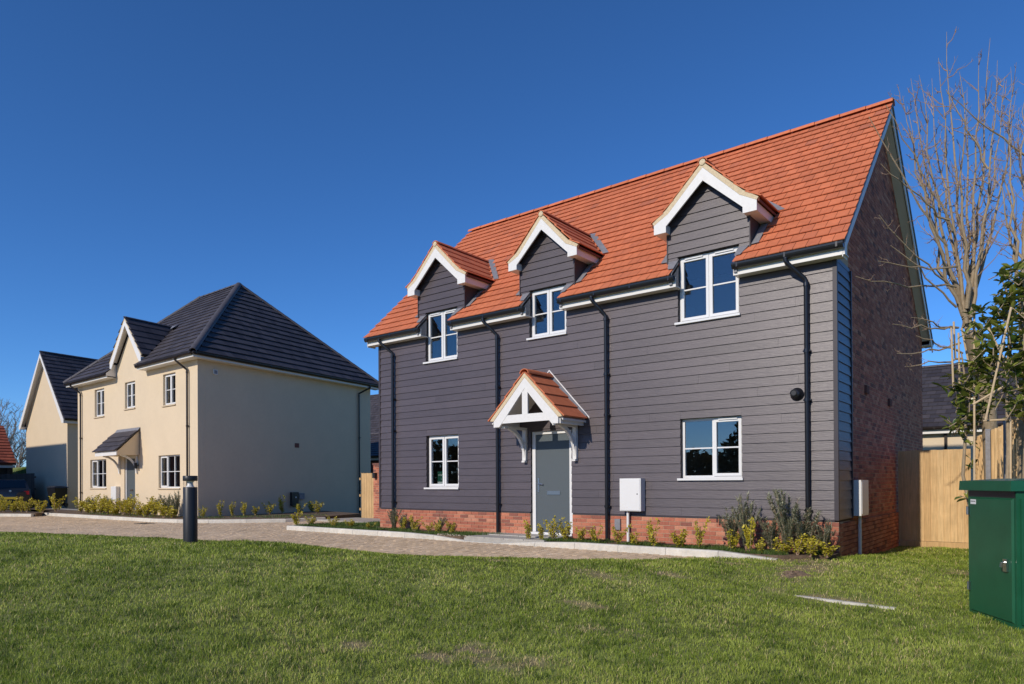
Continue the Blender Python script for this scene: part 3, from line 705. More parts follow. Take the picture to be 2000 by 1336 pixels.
# porch canopy on brackets
cp = MB()
CX = 5.37; CE, CZ, CA, CY = .89, 1.93, 2.83, -.90
for sg in (-1, 1):
    cp.prism([(CX,CY+.05,CA-.075),(CX+sg*CE,CY+.05,CZ-.06),(CX+sg*CE,CY+.05,CZ-.10),(CX,CY+.05,CA-.12)], (0,-CY-.06,0))
can = cp.build('porch_canopy', whitep, H)
t = MB()
for sg in (-1, 1):
    Q = lambda x, z: (CX+sg*x, CY, z)
    t.prism([Q(0,2.73),Q(.81,1.89),Q(.81,1.77),Q(.66,1.77),Q(.58,1.86),Q(.0,2.52)], (0,.045,0))
t.box(CX-.07,CX+.07,CY+.006,CY+.04,1.99,2.60); t.box(CX-.62,CX+.62,CY+.0062,CY+.0402,1.84,2.0)
t.build('truss', whitep, can)
for sg in (-1, 1):
    xa, xb_ = sorted((CX+sg*.80, CX+sg*.835)); MB().box(xa,xb_,CY+.046,-.03,1.77,1.90).build('eaves_board', whitep, can)
    xa, xb_ = sorted((CX+sg*.60, CX+sg*.69))
    b = MB().box(xa,xb_,-.09,-.02,1.10,1.80); b.box(xa+.001,xb_-.001,-.80,-.091,1.75,1.80)
    arc = [(-.09-.0, 1.16),(-.115,1.30),(-.17,1.43),(-.27,1.56),(-.42,1.67),(-.62,1.745)]
    for (ya, za), (yb2, zb2) in zip(arc[:-1], arc[1:]):
        dv = Vector((0,yb2-ya,zb2-za)).normalized(); nv = Vector((0,-dv.z,dv.y))*.075
        A_, B_ = Vector((xa+.015,ya,za)), Vector((xa+.015,yb2+dv.y*.01,zb2+dv.z*.01))
        b.prism([A_, B_, B_+nv*-1, A_+nv*-1], (xb_-xa-.03,0,0))
    b.box(xa+.005,xb_-.005,-.12,-.02,1.06,1.095); b.build('bracket', whitep, can)
    Q = lambda x, z: (CX+sg*x, CY-.005, z)
    MB().prism([Q(0,2.735),Q(.815,1.895),Q(.90,1.90),Q(.88,1.935),Q(0,2.82)], (0,.05,0)).build('verge_mortar', verge, can)
    PC = Pieces(can, 'roof_tile', tileO, 300); n_ = 4
    for i in range(n_):
        lo = Vector((CX+sg*(.93-.225*i),0,CZ-.045+.225*i*1.02)); U_ = Vector((-sg*.25,0,.255)); Nn = Vector((sg,0,1)).normalized()
        y = CY-.015; k = 0
        while y < -.10:
            y2 = min(y+(.15 if (i % 2 and k == 0) else .3), -.08); k += 1
            a_ = lo+Nn*.035; b_ = lo+U_+Nn*.01; m_ = (a_+b_)/2
            PC.add((m_.x,(y+y2)/2,m_.z), (0,y2-y-.003,0), b_-a_, Nn*.025); y = y2
    PC.done()
    MB().prism([(CX+sg*.93,-.10,CZ-.0),(CX+sg*.93,-.022,CZ+.05),(CX,-.022,CA+.10),(CX,-.10,CA+.03)], (0,0,.012)).build('flashing', lead, can)
    MB().prism([(CX+sg*.98,-.045,CZ-.02),(CX+sg*.98,-.024,CZ-.02),(CX,-.024,CA+.13),(CX,-.045,CA+.13)], (0,0,.028)).build('flashing_trim', whitep, can)
ridge(can, (CX,CY-.02,CA+.01), (CX,-.06,CA+.01), ridgeO, n=2, r=.115, flat=.85)
# sign inside the lower left window
sg_ = thing('window_sign', (1.99,.19,.57), 'small green HOME 1 sign standing inside the lower left window', 'sign')
greenS = M('sign_green', (.01,.085,.055), .5)
MB().box(1.87,2.11,.185,.192,.66,.905).build('panel', greenS, sg_); MB().box(1.87,2.12,.183,.192,.575,.658).build('strip', white, sg_)
def text(body, loc, size, mat, parent, rz=0, rx=math.pi/2):
    cu = bpy.data.curves.new('lettering', 'FONT'); cu.body = body; cu.size = size; cu.align_x = 'CENTER'; cu.extrude = .001
    to = bpy.data.objects.new('lettering_src', cu); col.objects.link(to)
    bpy.context.view_layer.update()
    me = bpy.data.meshes.new_from_object(to.evaluated_get(bpy.context.evaluated_depsgraph_get())); bpy.data.objects.remove(to)
    me.materials.clear(); me.materials.append(mat)
    o = bpy.data.objects.new('lettering', me); col.objects.link(o); place(o, parent, loc); o.rotation_euler = (rx, 0, rz)
text('HOME', (1.99,.183,.80), .065, white, sg_); text('1', (1.99,.183,.695), .075, white, sg_)
# ------------------------------------------------------------------ cream house
e1 = np.array([.9999,-.0115]); e2 = np.array([-.179,.984])
T2 = (np.array([[e1[0],e2[0],0],[e1[1],e2[1],0],[0,0,1]]), np.array([-8.72,-.36,0]))
L2, D2 = 10.48, 8.82
H2 = thing('house', tuple(T2[0] @ np.array([-L2/2,D2/2,0]) + T2[1] + np.array([0,0,-.5])), 'cream rendered house with dark hipped roof and small front gablet', 'house')
W2 = [(-2.51,-1.57,3.42,4.53),(-5.72,-4.81,3.53,4.55),(-8.66,-7.69,3.40,4.53),(-2.88,-1.26,.5,1.66),(-9.14,-7.50,.5,1.66)]
DR2 = (-5.79,-4.83,-.42,1.70)
ZE = 4.84
mb = cellwall(MB(), -L2, 0, -.8, ZE, 0, .3, W2+[DR2])
GC, GH, GA, GE = -5.2, 1.22, 6.45, 5.2
mb.prism([(GC-GH,0,ZE+.001),(GC+GH,0,ZE+.001),(GC+GH,0,5.22),(GC,0,6.52),(GC-GH,0,5.22)], (0,.3,0))
mb.build('front_wall', render_, H2, T2)
MB().box(-.3,0,.301,D2,-.8,ZE).build('side_wall', render_, H2, T2)
MB().box(-L2,-L2+.3,.301,D2,-.8,ZE).box(-L2+.301,-.301,D2-.3,D2,-.8,ZE).build('rear_wall', render_, H2, T2)
MB().box(-L2+.31,-.31,.31,D2-.31,-.5,-.4).box(-L2+.31,-.31,.31,D2-.31,2.2,2.4).build('floor_slab', floorM, H2, T2)
MB().box(-L2+.31,-.31,4.3,4.4,-.39,2.19).box(-L2+.31,-.31,4.3,4.4,2.41,4.8).build('partition', inter, H2, T2)
for i, q in enumerate(W2):
    l = ((0,.5,1),(.5,1,1)) if i < 3 else ((0,.345,1),(.345,.66,0),(.66,1,0))
    window(H2, *q, T=T2, lights=l, sillmat=rendsill, proud=.05, yf=.09)
d = MB(); a = .08
d.box(DR2[0],DR2[0]+a,.05,.14,DR2[2],DR2[3]).box(DR2[1]-a,DR2[1],.05,.14,DR2[2],DR2[3]).box(DR2[0]+a,DR2[1]-a,.05,.14,DR2[3]-a,DR2[3])
dr = d.build('door', white, H2, T2)
MB().box(DR2[0]+a,DR2[1]-a,.075,.12,DR2[2],DR2[3]-a-.01).build('door_leaf', doorM, dr, T2); MB().box(-5.45,-5.15,.06,.0745,.38,.45).build('letterbox', steel, dr, T2)
EV, RX0, RX1, RZ2, RY = .42, -7.53, -4.22, 9.15, D2/2
ez = 4.95
for a, b, c, d_ in ((-L2-.35,GC-GH-.12,-.36,.0),(GC+GH+.12,.35,-.36,.0)):
    MB().box(a,b,-.34,0,ZE-.04,ZE-.02).box(a,b,-.36,-.34,ZE-.05,ez-.03).build('soffit_and_fascia', fasciaM, H2, T2)
    gutter(H2, (b,-.415,ez), (a,-.415,ez), T=T2, mat=brownp)
MB().box(0,.34,-.34,D2+.34,ZE-.0399,ZE-.02).box(.34,.36,-.36,D2+.36,ZE-.05,ez-.03).build('soffit_and_fascia', fasciaM, H2, T2)
gutter(H2, (.415,D2+.4,ez), (.415,-.4,ez), T=T2, mat=brownp)
downpipe(H2, -.85,-.41,4.93,-.61,-.07,-.5, mat=brownp, T=T2, collars=(2.6,.3), drop=.42); downpipe(H2, -10.25,-.41,4.93,-10.0,-.07,-.5, mat=brownp, T=T2, collars=(2.6,.3), drop=.42)
downpipe(H2, .41,8.4,4.93,.07,8.0,-.7, mat=brownp, T=T2, collars=(2.6,.3), drop=.42)
# hipped roof
A_, B_, C_, D_ = (-L2-EV,-EV,ez), (EV,-EV,ez), (EV,D2+EV,ez), (-L2-EV,D2+EV,ez); R0, R1 = (RX0,RY,RZ2), (RX1,RY,RZ2)
mb = MB(); lo = lambda p, dz: (p[0],p[1],p[2]-dz)
vs = [lo(p,.02) for p in (A_,B_,C_,D_,R0,R1)]+[lo(p,.07) for p in (A_,B_,C_,D_)]
mb.add(vs, [(1,2,5),(2,3,4,5),(3,0,4),(1,7,8,2),(2,8,9,3),(3,9,6,0)])
fz = (5.45-ez)/(RZ2-ez); fy = -EV+fz*(RY+EV); NL, NR = GC-GH-.08, GC+GH+.08         # front slope with a notch for the gablet
mb.quad((A_[0],-EV,ez-.02),(NL,-EV,ez-.02),(NL,fy,5.43),(A_[0]+fz*(RX0-A_[0]),fy,5.43)); mb.quad((NR,-EV,ez-.02),(B_[0],-EV,ez-.02),(B_[0]+fz*(RX1-B_[0]),fy,5.43),(NR,fy,5.43))
mb.quad((A_[0]+fz*(RX0-A_[0]),fy,5.43),(B_[0]+fz*(RX1-B_[0]),fy,5.43),lo(R1,.02),lo(R0,.02))
for xa_, xb3 in ((A_[0],NL),(NR,B_[0])): mb.quad((xa_,-EV,ez-.07),(xb3,-EV,ez-.07),(xb3,-EV,ez-.02),(xa_,-EV,ez-.02))
roof2 = mb.build('roof', tileGb, H2, T2)
P2 = Pieces(roof2, 'roof_tile', tileG, 300, T=T2, rest='roof_tiles')
rise = RZ2-ez; run = RY+EV; Ls = math.hypot(rise, run); U2 = Vector((0,run/Ls,rise/Ls))
def sp_front(s):
    f = s/Ls; a, b = -L2-EV+f*(RX0+L2+EV)+.02, EV+f*(RX1-EV)-.02; z = ez+f*rise
    half = 0 if z > 6.86 else (GH+.06 if z < 5.4 else (6.9-z)/1.50*1.36)
    return [(a,b)] if not half else [(a,GC-half),(GC+half,b)]
tiles(P2, (0,-EV,ez), (1,0,0), U2, 18, Ls/18, .3, sp_front, thick=.02, lift=.036)
run2 = -RX1+EV; Lr = math.hypot(rise, run2); U3 = Vector((-run2/Lr,0,rise/Lr))
def sp_right(s):
    f = s/Lr; return [(-EV+f*(RY+EV)+.03, D2+EV-f*(D2+EV-RY)-.03)]
tiles(P2, (EV,0,ez), (0,1,0), U3, 17, Lr/17, .3, sp_right, thick=.022, lift=.045)
P2.done()
ridge(roof2, R0, R1, ridgeG, T2, r=.13); 
for a, b in ((B_,R1),(A_,R0),(C_,R1)): ridge(roof2, lo(a,-.03), lo(b,-.03), ridgeG, T2, r=.135, L=.42)
for xq in (NL-.02, NR): MB().prism([(xq,-EV+.01,ez-.10),(xq,-EV+.01,ez-.0),(xq,fy,5.44),(xq,fy,ez-.10)], (.02,0,0)).build('roof_end_plate', fasciaM, H2, T2)
# gablet
gb = MB(); GAZ, GEZ, GW = 6.93, 5.40, 1.40; sl = (GAZ-GEZ)/GW; vy2 = lambda z: (z-ez)/rise*run-EV
for sg in (-1, 1):
    gb.prism([(GC,-.22,GAZ-.03),(GC+sg*GW,-.22,GEZ-.03),(GC+sg*GW,vy2(GEZ),GEZ-.03),(GC,vy2(GAZ),GAZ-.03)], (0,0,-.05))
gbo = gb.build('gablet', tileGb, H2, T2)
for sg in (-1, 1):
    PG = Pieces(gbo, 'roof_tile', tileG, 300, T=T2); n_ = 6
    for i in range(n_):
        lo_ = Vector((GC+sg*(GW+.03)*(1-i/n_),0,GEZ-.03+(GAZ-GEZ+.03)*i/n_)); U_ = Vector((-sg*GW/n_*1.18,0,(GAZ-GEZ)/n_*1.18)); Nn = Vector((sg*sl,0,1)).normalized()
        y = -.24; ye = vy2(lo_.z+.12)+.05
        while y < ye-.02:
            y2 = min(y+.3, ye); a_ = lo_+Nn*.035; b_ = lo_+U_+Nn*.008; m_ = (a_+b_)/2
            PG.add((m_.x,(y+y2)/2,m_.z), (0,y2-y-.003,0), b_-a_, Nn*.024); y = y2
    PG.done()
    Q = lambda x, z, y=-.235: (GC+sg*x, y, z)
    MB().prism([(GC,-.204,GAZ-.20),(GC+sg*(GW-.16),-.204,GEZ-.02),(GC+sg*(GW-.16),-.002,GEZ-.02),(GC,-.002,GAZ-.20)], (0,0,.03)).build('soffit', fasciaM, gbo, T2)
    MB().prism([Q(0,GAZ-.08),Q(GW-.02,GEZ-.06),Q(GW-.02,GEZ-.30),Q(GW-.14,GEZ-.30),Q(0,GAZ-.30)], (0,.03,0)).build('bargeboard', whitep, gbo, T2)
    MB().prism([Q(0,GAZ-.076),Q(GW-.02,GEZ-.056),Q(GW+.02,GEZ-.03),Q(0,GAZ-.0)], (0,.05,0)).build('verge_mortar', verge, gbo, T2)
    xa, xb_ = sorted((GC+sg*(GW-.16), GC+sg*(GW-.03)))
    MB().prism([(xa,-.204,GEZ-.29),(xa,vy2(GEZ-.29)+.03,GEZ-.29),(xa,vy2(GEZ-.1),GEZ-.1),(xa,-.204,GEZ-.1)], (xb_-xa,0,0)).build('eaves_box', fasciaM, gbo, T2)
ridge(gbo, (GC,-.24,GAZ+.02), (GC,vy2(GAZ)+.05,GAZ+.02), ridgeG, T2, r=.09)
MB().prism([(GC-.05,vy2(GAZ)-.1,GAZ+.05),(GC+.35,vy2(GAZ)-.35,GAZ-.16),(GC+.5,vy2(GAZ)-.2,GAZ-.02),(GC+.1,vy2(GAZ)+.15,GAZ+.16)], (0,-.01,.01)).build('flashing', lead, gbo, T2)
# lean-to canopy
c2 = MB().prism([(-6.30,-.86,1.72),(-6.30,-.02,1.72),(-6.30,-.02,2.62),(-6.30,-.86,1.84)], (1.86,0,0)).build('porch_canopy', render_, H2, T2)
MB().box(-6.36,-4.42,-.90,-.862,1.70,1.86).build('fascia', whitep, c2, T2)
PL = Pieces(c2, 'roof_tile', tileG, 300, T=T2); Uc = Vector((0,.86,.80)).normalized()
tiles(PL, (-6.42,-.95,1.85), (1,0,0), Uc, 4, .27, .34, lambda s: [(0,2.06)], thick=.03, lift=.035, over=.08); PL.done()
MB().prism([(-6.42,-.14,2.58),(-4.36,-.14,2.58),(-4.36,-.01,2.76),(-6.42,-.01,2.76)], (0,-.006,.008)).build('flashing', lead, c2, T2)
for xb_ in (-6.15,-4.62):
    b = MB().box(xb_-.04,xb_+.04,-.07,-.002,1.05,1.70); arc = [(-.07,1.12),(-.10,1.26),(-.17,1.40),(-.29,1.53),(-.45,1.63),(-.68,1.69)]
    for (ya, za), (yb2, zb2) in zip(arc[:-1], arc[1:]):
        dv = Vector((0,yb2-ya,zb2-za)).normalized(); nv = Vector((0,-dv.z,dv.y))*.07
        p, q = Vector((xb_-.03,ya,za)), Vector((xb_-.03,yb2,zb2)); b.prism([p,q,q-nv,p-nv], (.06,0,0))
    b.build('bracket', whitep, c2, T2)
lamp = MB().tube([(-4.52,-.0,1.35),(-4.52,-.10,1.35)], .012, 6).box(-4.57,-4.47,-.16,-.08,1.22,1.44).build('wall_lamp', anth, H2, T2)
m2 = MB().box(-6.68,-6.18,-.16,-.002,-.02,.56).build('meter_box', white, H2, T2); MB().box(-6.66,-6.20,-.168,-.1605,0,.54).build('meter_door', white, m2, T2)
al = MB().box(.002,.06,.60,.76,4.37,4.53).build('alarm_box', white, H2, T2); MB().box(.0605,.066,.62,.74,4.39,4.51).build('alarm_cover', lead, al, T2)
av = MB().box(.0015,.012,4.31,4.53,2.03,2.20).build('air_vent', brick, H2, T2)
for q in range(4): MB().box(.0122,.02,4.32,4.52,2.045+q*.038,2.065+q*.038).build('louvre', brick, av, T2)
eb = MB().prism([(.002,4.05,-.20),(.002,4.05,.30),(.002,4.40,.30),(.002,4.40,-.16),(.002,4.32,-.25),(.002,4.15,-.25)], (.14,0,0)).build('outdoor_socket', black, H2, T2)
MB().lathe([(0,0),(.03,0),(.03,.01),(0,.012)], (0,0,0), 12).build('socket_dot', white, eb, (np.array([[0,0,1],[0,1,0],[1,0,0.]]), T2[0] @ np.array([.143,4.25,.10]) + T2[1]))
MB().box(.002,.10,4.46,4.74,.02,.25).build('socket_cover', lead, eb, T2)
# ------------------------------------------------------------------ gable house at far left
G = np.array([-26.79,1.95]); GWD = 6.2
T3 = (np.array([[1,e2[0],0],[0,e2[1],0],[0,0,1]]), np.array([G[0],G[1],0]))
H3 = thing('house', (G[0]-GWD/2,G[1]+3,-.5), 'cream rendered gable ended house half in shadow behind the cream hipped house', 'house')
gz, ga = 4.40, 7.9
MB().prism([(-GWD,0,-.8),(0,0,-.8),(0,0,gz),(-GWD/2,0,ga-.25),(-GWD,0,gz)], (0,.3,0)).build('front_wall', render_, H3, T3)
MB().box(-.3,0,.301,9,-.8,gz).box(-GWD,-GWD+.3,.301,9,-.8,gz).build('side_wall', render_, H3, T3)
b = MB(); sl3 = (ga-gz)/(GWD/2)
for sg in (-1, 1):
    b.prism([(-GWD/2,-.28,ga),(-GWD/2+sg*(GWD/2+.3),-.28,gz-.3*sl3),(-GWD/2+sg*(GWD/2+.3),9.2,gz-.3*sl3),(-GWD/2,9.2,ga)], (0,0,-.06))
r3 = b.build('roof', tileGb, H3, T3)
P3 = Pieces(r3, 'roof_tile', tileG, 120, T=T3, rest='roof_tiles'); L3 = math.hypot(GWD/2+.3, (GWD/2+.3)*sl3)
tiles(P3, (.3,0,gz-.3*sl3), (0,1,0), Vector((-1,0,sl3)).normalized(), 17, L3/17, .3, lambda s: [(-.3,9.2)], thick=.026, lift=.036); P3.done()
ridge(r3, (-GWD/2,-.3,ga+.03), (-GWD/2,9.2,ga+.03), ridgeG, T3, r=.1)
for sg in (-1, 1):
    Q = lambda x, z, y=-.30: (-GWD/2+sg*x, y, z)
    MB().prism([(-GWD/2,-.269,ga-.22),(-GWD/2+sg*(GWD/2+.26),-.269,gz-.26*sl3-.10),(-GWD/2+sg*(GWD/2+.26),-.002,gz-.26*sl3-.10),(-GWD/2,-.002,ga-.22)], (0,0,.03)).build('soffit', fasciaM, H3, T3)
    MB().prism([Q(0,ga-.08),Q(GWD/2+.28,gz-.28*sl3-.08),Q(GWD/2+.28,gz-.28*sl3-.26),Q(GWD/2+.05,gz-.28*sl3-.26),Q(0,ga-.30)], (0,.03,0)).build('bargeboard', whitep, H3, T3)
    x0, x1 = sorted((-GWD/2+sg*(GWD/2), -GWD/2+sg*(GWD/2+.27)))
    MB().box(x0,x1,-.265,9.1,gz-.28*sl3-.25,gz-.28*sl3-.1).build('eaves_box', fasciaM, H3, T3)
gutter(H3, (.36,9.1,gz-.3*sl3+.0), (.36,-.28,gz-.3*sl3+.0), T=T3, mat=brownp)
MB().box(.002,.08,.9,.98,-.5,4.0).build('downpipe', brownp, H3, T3)
# ------------------------------------------------------------------ house out of frame on the left, which shades that gable
H4 = thing('house', (-35,-11,-.6), 'red tiled brick house beyond the left edge whose shadow falls on the gable', 'house')
MB().box(-46,-28.0,-13,-6.5,-.8,5.4).build('wall', brick, H4)
MB().prism([(-28.0,-13,5.401),(-28.0,-6.5,5.401),(-28.0,-9.75,9.0)], (-18,0,0)).build('gable_wall', brick, H4)
MB().prism([(-27.85,-13.4,5.1),(-27.85,-9.75,9.18),(-27.85,-6.1,5.1),(-27.85,-6.1,4.98),(-27.85,-9.75,9.02),(-27.85,-13.4,4.98)], (-18.3,0,0)).build('roof', tileOb, H4)
# ------------------------------------------------------------------ garage with red roof, car, bin, fences at far left
gq = px(32,905,46); gx_, gy_, zq = gq
GR_ = thing('garage', (gx_-2.6, gy_-3.5, -.6), 'garage with steep red tiled roof at the left edge behind the car', 'garage')
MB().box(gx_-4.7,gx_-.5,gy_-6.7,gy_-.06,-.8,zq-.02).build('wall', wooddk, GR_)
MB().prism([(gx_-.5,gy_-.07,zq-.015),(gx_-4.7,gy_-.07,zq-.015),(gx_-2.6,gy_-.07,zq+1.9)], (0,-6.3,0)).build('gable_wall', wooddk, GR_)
gr = MB().prism([(gx_,gy_,zq-.02),(gx_-2.6,gy_,zq+2.58),(gx_-5.2,gy_,zq-.02),(gx_-5.2,gy_,zq-.12),(gx_-2.6,gy_,zq+2.46),(gx_,gy_,zq-.12)], (0,-7,0)).build('roof', tileOb, GR_)
PR_ = Pieces(gr, 'roof_tile', M('red_tile', None, .8, ramp=[(0,(.30,.075,.04)),(1,(.42,.11,.055))]), 80, rest='roof_tiles')
tiles(PR_, (gx_,gy_-7,zq), (0,1,0), Vector((-2.6,0,2.6)).normalized(), 13, .283, .3, lambda s: [(0,7)], thick=.03, lift=.05); PR_.done()
MB().box(gx_-.10,gx_-.06,gy_-7,gy_-.05,zq-.30,zq-.13).build('fascia', fasciaM, GR_)
for yy in (-.35,-3.4,-6.6): MB().box(gx_-.42,gx_-.26,gy_+yy-.08,gy_+yy+.08,-.8,zq-.31).build('post', wooddk, GR_)
def fence(name, a, b, z0, z1, mat, lab, bw=.125, posts=1.8, gravel=.15, group=None, lim=300, out=1):
    a, b = Vector((*a,0)), Vector((*b,0)); d = b-a; L = d.length; d.normalize(); n = Vector((d.y,-d.x,0))*out
    t = thing(name, ((a.x+b.x)/2,(a.y+b.y)/2,z0), lab, 'fence', group)
    m = round(L/bw); P = Pieces(t, 'board', mat, lim, rest='boards')
    for i in range(m):
        c = a+d*(L*(i+.5)/m); hh = z1-z0-gravel + random.uniform(-.006,.006)
        tl = d*(L/m*1.06) + n*.016
        P.add(tuple(c+Vector((0,0,z0+gravel+hh/2))+n*random.uniform(.0,.003)), tl, n*.014, (0,0,hh))
    P.done()
    if gravel:
        k = max(1, round(L/posts))
        for i in range(k):
            p, q = a+d*(L*i/k+.02), a+d*(L*(i+1)/k-.02)
            MB().prism([p+n*.03+Vector((0,0,z0)),q+n*.03+Vector((0,0,z0)),q+n*.03+Vector((0,0,z0+gravel-.006)),p+n*.03+Vector((0,0,z0+gravel-.006))], -n*.03).build('gravel_board', mat, t)
    for zz in (z0+.35, (z0+z1)/2, z1-.25):
        MB().prism([a-n*.02+Vector((0,0,zz)),b-n*.02+Vector((0,0,zz)),b-n*.02+Vector((0,0,zz+.08)),a-n*.02+Vector((0,0,zz+.08))], -n*.05).build('rail', mat, t)
    return t
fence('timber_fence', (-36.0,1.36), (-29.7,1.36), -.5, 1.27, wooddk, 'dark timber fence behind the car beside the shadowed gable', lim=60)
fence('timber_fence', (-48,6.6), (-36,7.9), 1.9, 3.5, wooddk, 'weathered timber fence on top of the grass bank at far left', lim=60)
mb = MB(); mb.prism([(-60,3.2,-.8),(-60,4.8,1.5),(-60,6.2,2.0),(-60,12,2.1),(-60,12,-.8)], (26.8,0,0)); bank = tag(mb.build('grass_bank', gm), kind='structure')
# wheelie bin
def wheelie(loc, rz):
    t = thing('wheelie_bin', loc, 'black wheelie bin against the shadowed cream gable', 'bin', rz=rz); x, y, z = 0, 0, 0
    hx = lambda w0, d0, w1, d1, z0, z1, yo=0: [(-w0,-d0,z0),(w0,-d0,z0),(w0,d0,z0),(-w0,d0,z0),(-w1,-d1+yo,z1),(w1,-d1+yo,z1),(w1,d1+yo,z1),(-w1,d1+yo,z1)]
    MB().hexa(hx(.22,.25,.28,.34,.06,.98)).build('body', black, t, local=True)
    MB().hexa(hx(.31,.38,.30,.36,.985,1.03)).hexa(hx(.28,.33,.20,.22,1.031,1.07)).build('lid', black, t, local=True)
    MB().tube([(-.26,.40,1.0),(.26,.40,1.0)], .018, 8).build('handle', anth, t, local=True)
    for sx in (-1, 1): MB().tube([(sx*.24,.27,.10),(sx*.30,.27,.10)], .10, 14).build('wheel', anth, t, local=True)
bp_ = px(112,983,35.5); wheelie((bp_.x, bp_.y, -.5), .3)
# parked car seen from behind
cp_ = px(20,983,34.0)
CR = thing('parked_car', (cp_.x, cp_.y, -.56), 'black hatchback parked at the left edge with its rear lights towards the road', 'car', rz=R(74))
carp = M('black_car_paint', (.012,.014,.018), .25, coat=.6); carg = glassmat('car_glass', .10, (.12,.13,.14)); redl = M('red_lamp', (.35,.01,.01), .3)
secs = [(0,.62,.42,.86),(.10,.80,.32,.98),(.5,.87,.28,1.0),(2.0,.88,.28,.98),(3.4,.86,.28,.92),(3.9,.80,.32,.80),(4.05,.66,.40,.70)]
b = MB(); base = []
for yy, hw_, zb_, zt_ in secs:
    k = len(b.v); b.v += [(-hw_*.96,yy,zb_),(hw_*.96,yy,zb_),(hw_,yy,(zb_+zt_)/2),(hw_*.95,yy,zt_),(-hw_*.95,yy,zt_),(-hw_,yy,(zb_+zt_)/2)]; base.append(k)
for k0, k1 in zip(base[:-1], base[1:]):
    for i in range(6): b.f.append((k0+i, k0+(i+1) % 6, k1+(i+1) % 6, k1+i))
b.f.append(tuple(range(6))[::-1]); b.f.append(tuple(base[-1]+i for i in range(6))); b.build('body', carp, CR, local=True, smooth=True)
cab = MB().hexa([(-.80,.18,.97),(.80,.18,.97),(.80,2.9,.95),(-.80,2.9,.95),(-.60,.52,1.45),(.60,.52,1.45),(.60,2.0,1.47),(-.60,2.0,1.47)]); cab.build('cabin', carp, CR, local=True)
MB().hexa([(-.62,.225,1.06),(.62,.225,1.06),(.62,.23,1.06),(-.62,.23,1.06),(-.52,.435,1.39),(.52,.435,1.39),(.52,.44,1.39),(-.52,.44,1.39)]).build('rear_window', carg, CR, local=True)
for sx in (-1, 1):
    MB().box(sx*.66-.11,sx*.66+.11,.015,.10,.72,.90).build('rear_light', redl, CR, local=True)
    for yy in (.75,3.2): MB().tube([(sx*.70,yy,.32),(sx*.89,yy,.32)], .32, 18).build('wheel', black, CR, local=True)
    MB().hexa([(sx*.805,.6,1.0),(sx*.805,2.7,.99),(sx*.81,2.7,.99),(sx*.81,.6,1.0),(sx*.625,.75,1.40),(sx*.625,1.95,1.42),(sx*.635,1.95,1.42),(sx*.635,.75,1.40)]).build('side_window', carg, CR, local=True)
MB().box(-.26,.26,-.012,.02,.50,.61).build('number_plate', M('yellow_plate', (.65,.45,.04), .5), CR, local=True)
MB().lathe([(0,0),(.05,0),(.05,.01),(0,.012)], (0,.01,.90), 14, 'y').build('badge', steel, CR, local=True)
# ------------------------------------------------------------------ gate, garden wall and garages between the houses
gt = thing('garden_gate', (-4.75,3.5,-.65), 'pale timber gate between cream house and brick garden wall', 'gate')
for i in range(5): MB().box(-5.02+i*.128,-4.90+i*.128,3.49,3.51,-.60,.97).build('board', wood, gt)
MB().box(-5.02,-4.38,3.52,3.56,-.35,-.25).box(-5.02,-4.38,3.52,3.56,.6,.7).build('rail', wood, gt)
fence('timber_fence', (-5.55,4.3), (-5.06,3.5), -.65, .99, wood, 'short return of timber fence joining the pale gate to the cream house', gravel=0, out=-1)
gw = thing('garden_wall', (-2.2,3.6,-.65), 'red brick garden wall between gate and dark clad house', 'wall')
MB().box(-4.36,-.02,3.46,3.64,-.8,1.24).build('wall_mortar', mortar, gw)
PW = Pieces(gw, 'brick', brick, 60, rest='bricks')
for c in range(26):
    x = -4.37-(.1125 if c % 2 else 0)
    while x < -.1:
        a, b_ = max(x,-4.37), x+.215; x += .225
        PW.add(((a+b_)/2, 3.485, -.68+.075*c), (b_-a,0,0), (0,.066,0), (0,0,.065))
PW.done()
MB().box(-4.39,-.02,3.43,3.67,1.241,1.30).build('coping', brick, gw)
MB().box(-4.30,-4.18,3.34,3.45,.80,.98).build('wall_lamp', anth, gw)
def simplehouse(x0, x1, y0, y1, zb, ze, zr, wallm, lab, cat, axis='x', lim=0, gut=True, name='house'):
    t = thing(name, ((x0+x1)/2,(y0+y1)/2,zb), lab, cat)
    MB().box(x0,x1,y0,y1,zb,ze).build('wall', wallm, t)
    ym = (y0+y1)/2
    MB().prism([(x0,y0,ze+.001),(x0,y1,ze+.001),(x0,ym,zr-.12)], (x1-x0,0,0)).build('gable_wall', wallm, t)
    o = .3; s_ = (zr-ze)/(ym-y0)
    r_ = MB().prism([(x0-o,y0-o,ze-o*s_),(x0-o,ym,zr),(x0-o,y1+o,ze-o*s_),(x0-o,y1+o,ze-o*s_-.07),(x0-o,ym,zr-.07),(x0-o,y0-o,ze-o*s_-.07)], (x1-x0+2*o,0,0)).build('roof', tileGb, t)
    P_ = Pieces(r_, 'roof_tile', tileG, lim, rest='roof_tiles'); Lx = math.hypot(ym-y0+o, zr-ze+o*s_); n_ = max(4, round(Lx/.3))
    tiles(P_, (0,y0-o,ze-o*s_), (1,0,0), Vector((0,1,s_)).normalized(), n_, Lx/n_, .3, lambda s: [(x0-o,x1+o)], thick=.02, lift=.028); P_.done()
    ridge(r_, (x0-o,ym,zr+.03), (x1+o,ym,zr+.03), ridgeG, None, r=.1)
    MB().box(x0-o,x1+o,y0-o+.06,y0-o+.09,ze-o*s_-.22,ze-o*s_-.05).build('fascia', fasciaM, t)
    gutter(t, (x1+o,y0-o-.02,ze-o*s_), (x0-o,y0-o-.02,ze-o*s_), mat=brownp)
    return t
n1 = simplehouse(5.0,14.2,15.8,23.4,-.8,2.62,5.05,render_, 'low cream building with grey roof behind timber fence on the right', 'building', lim=100)
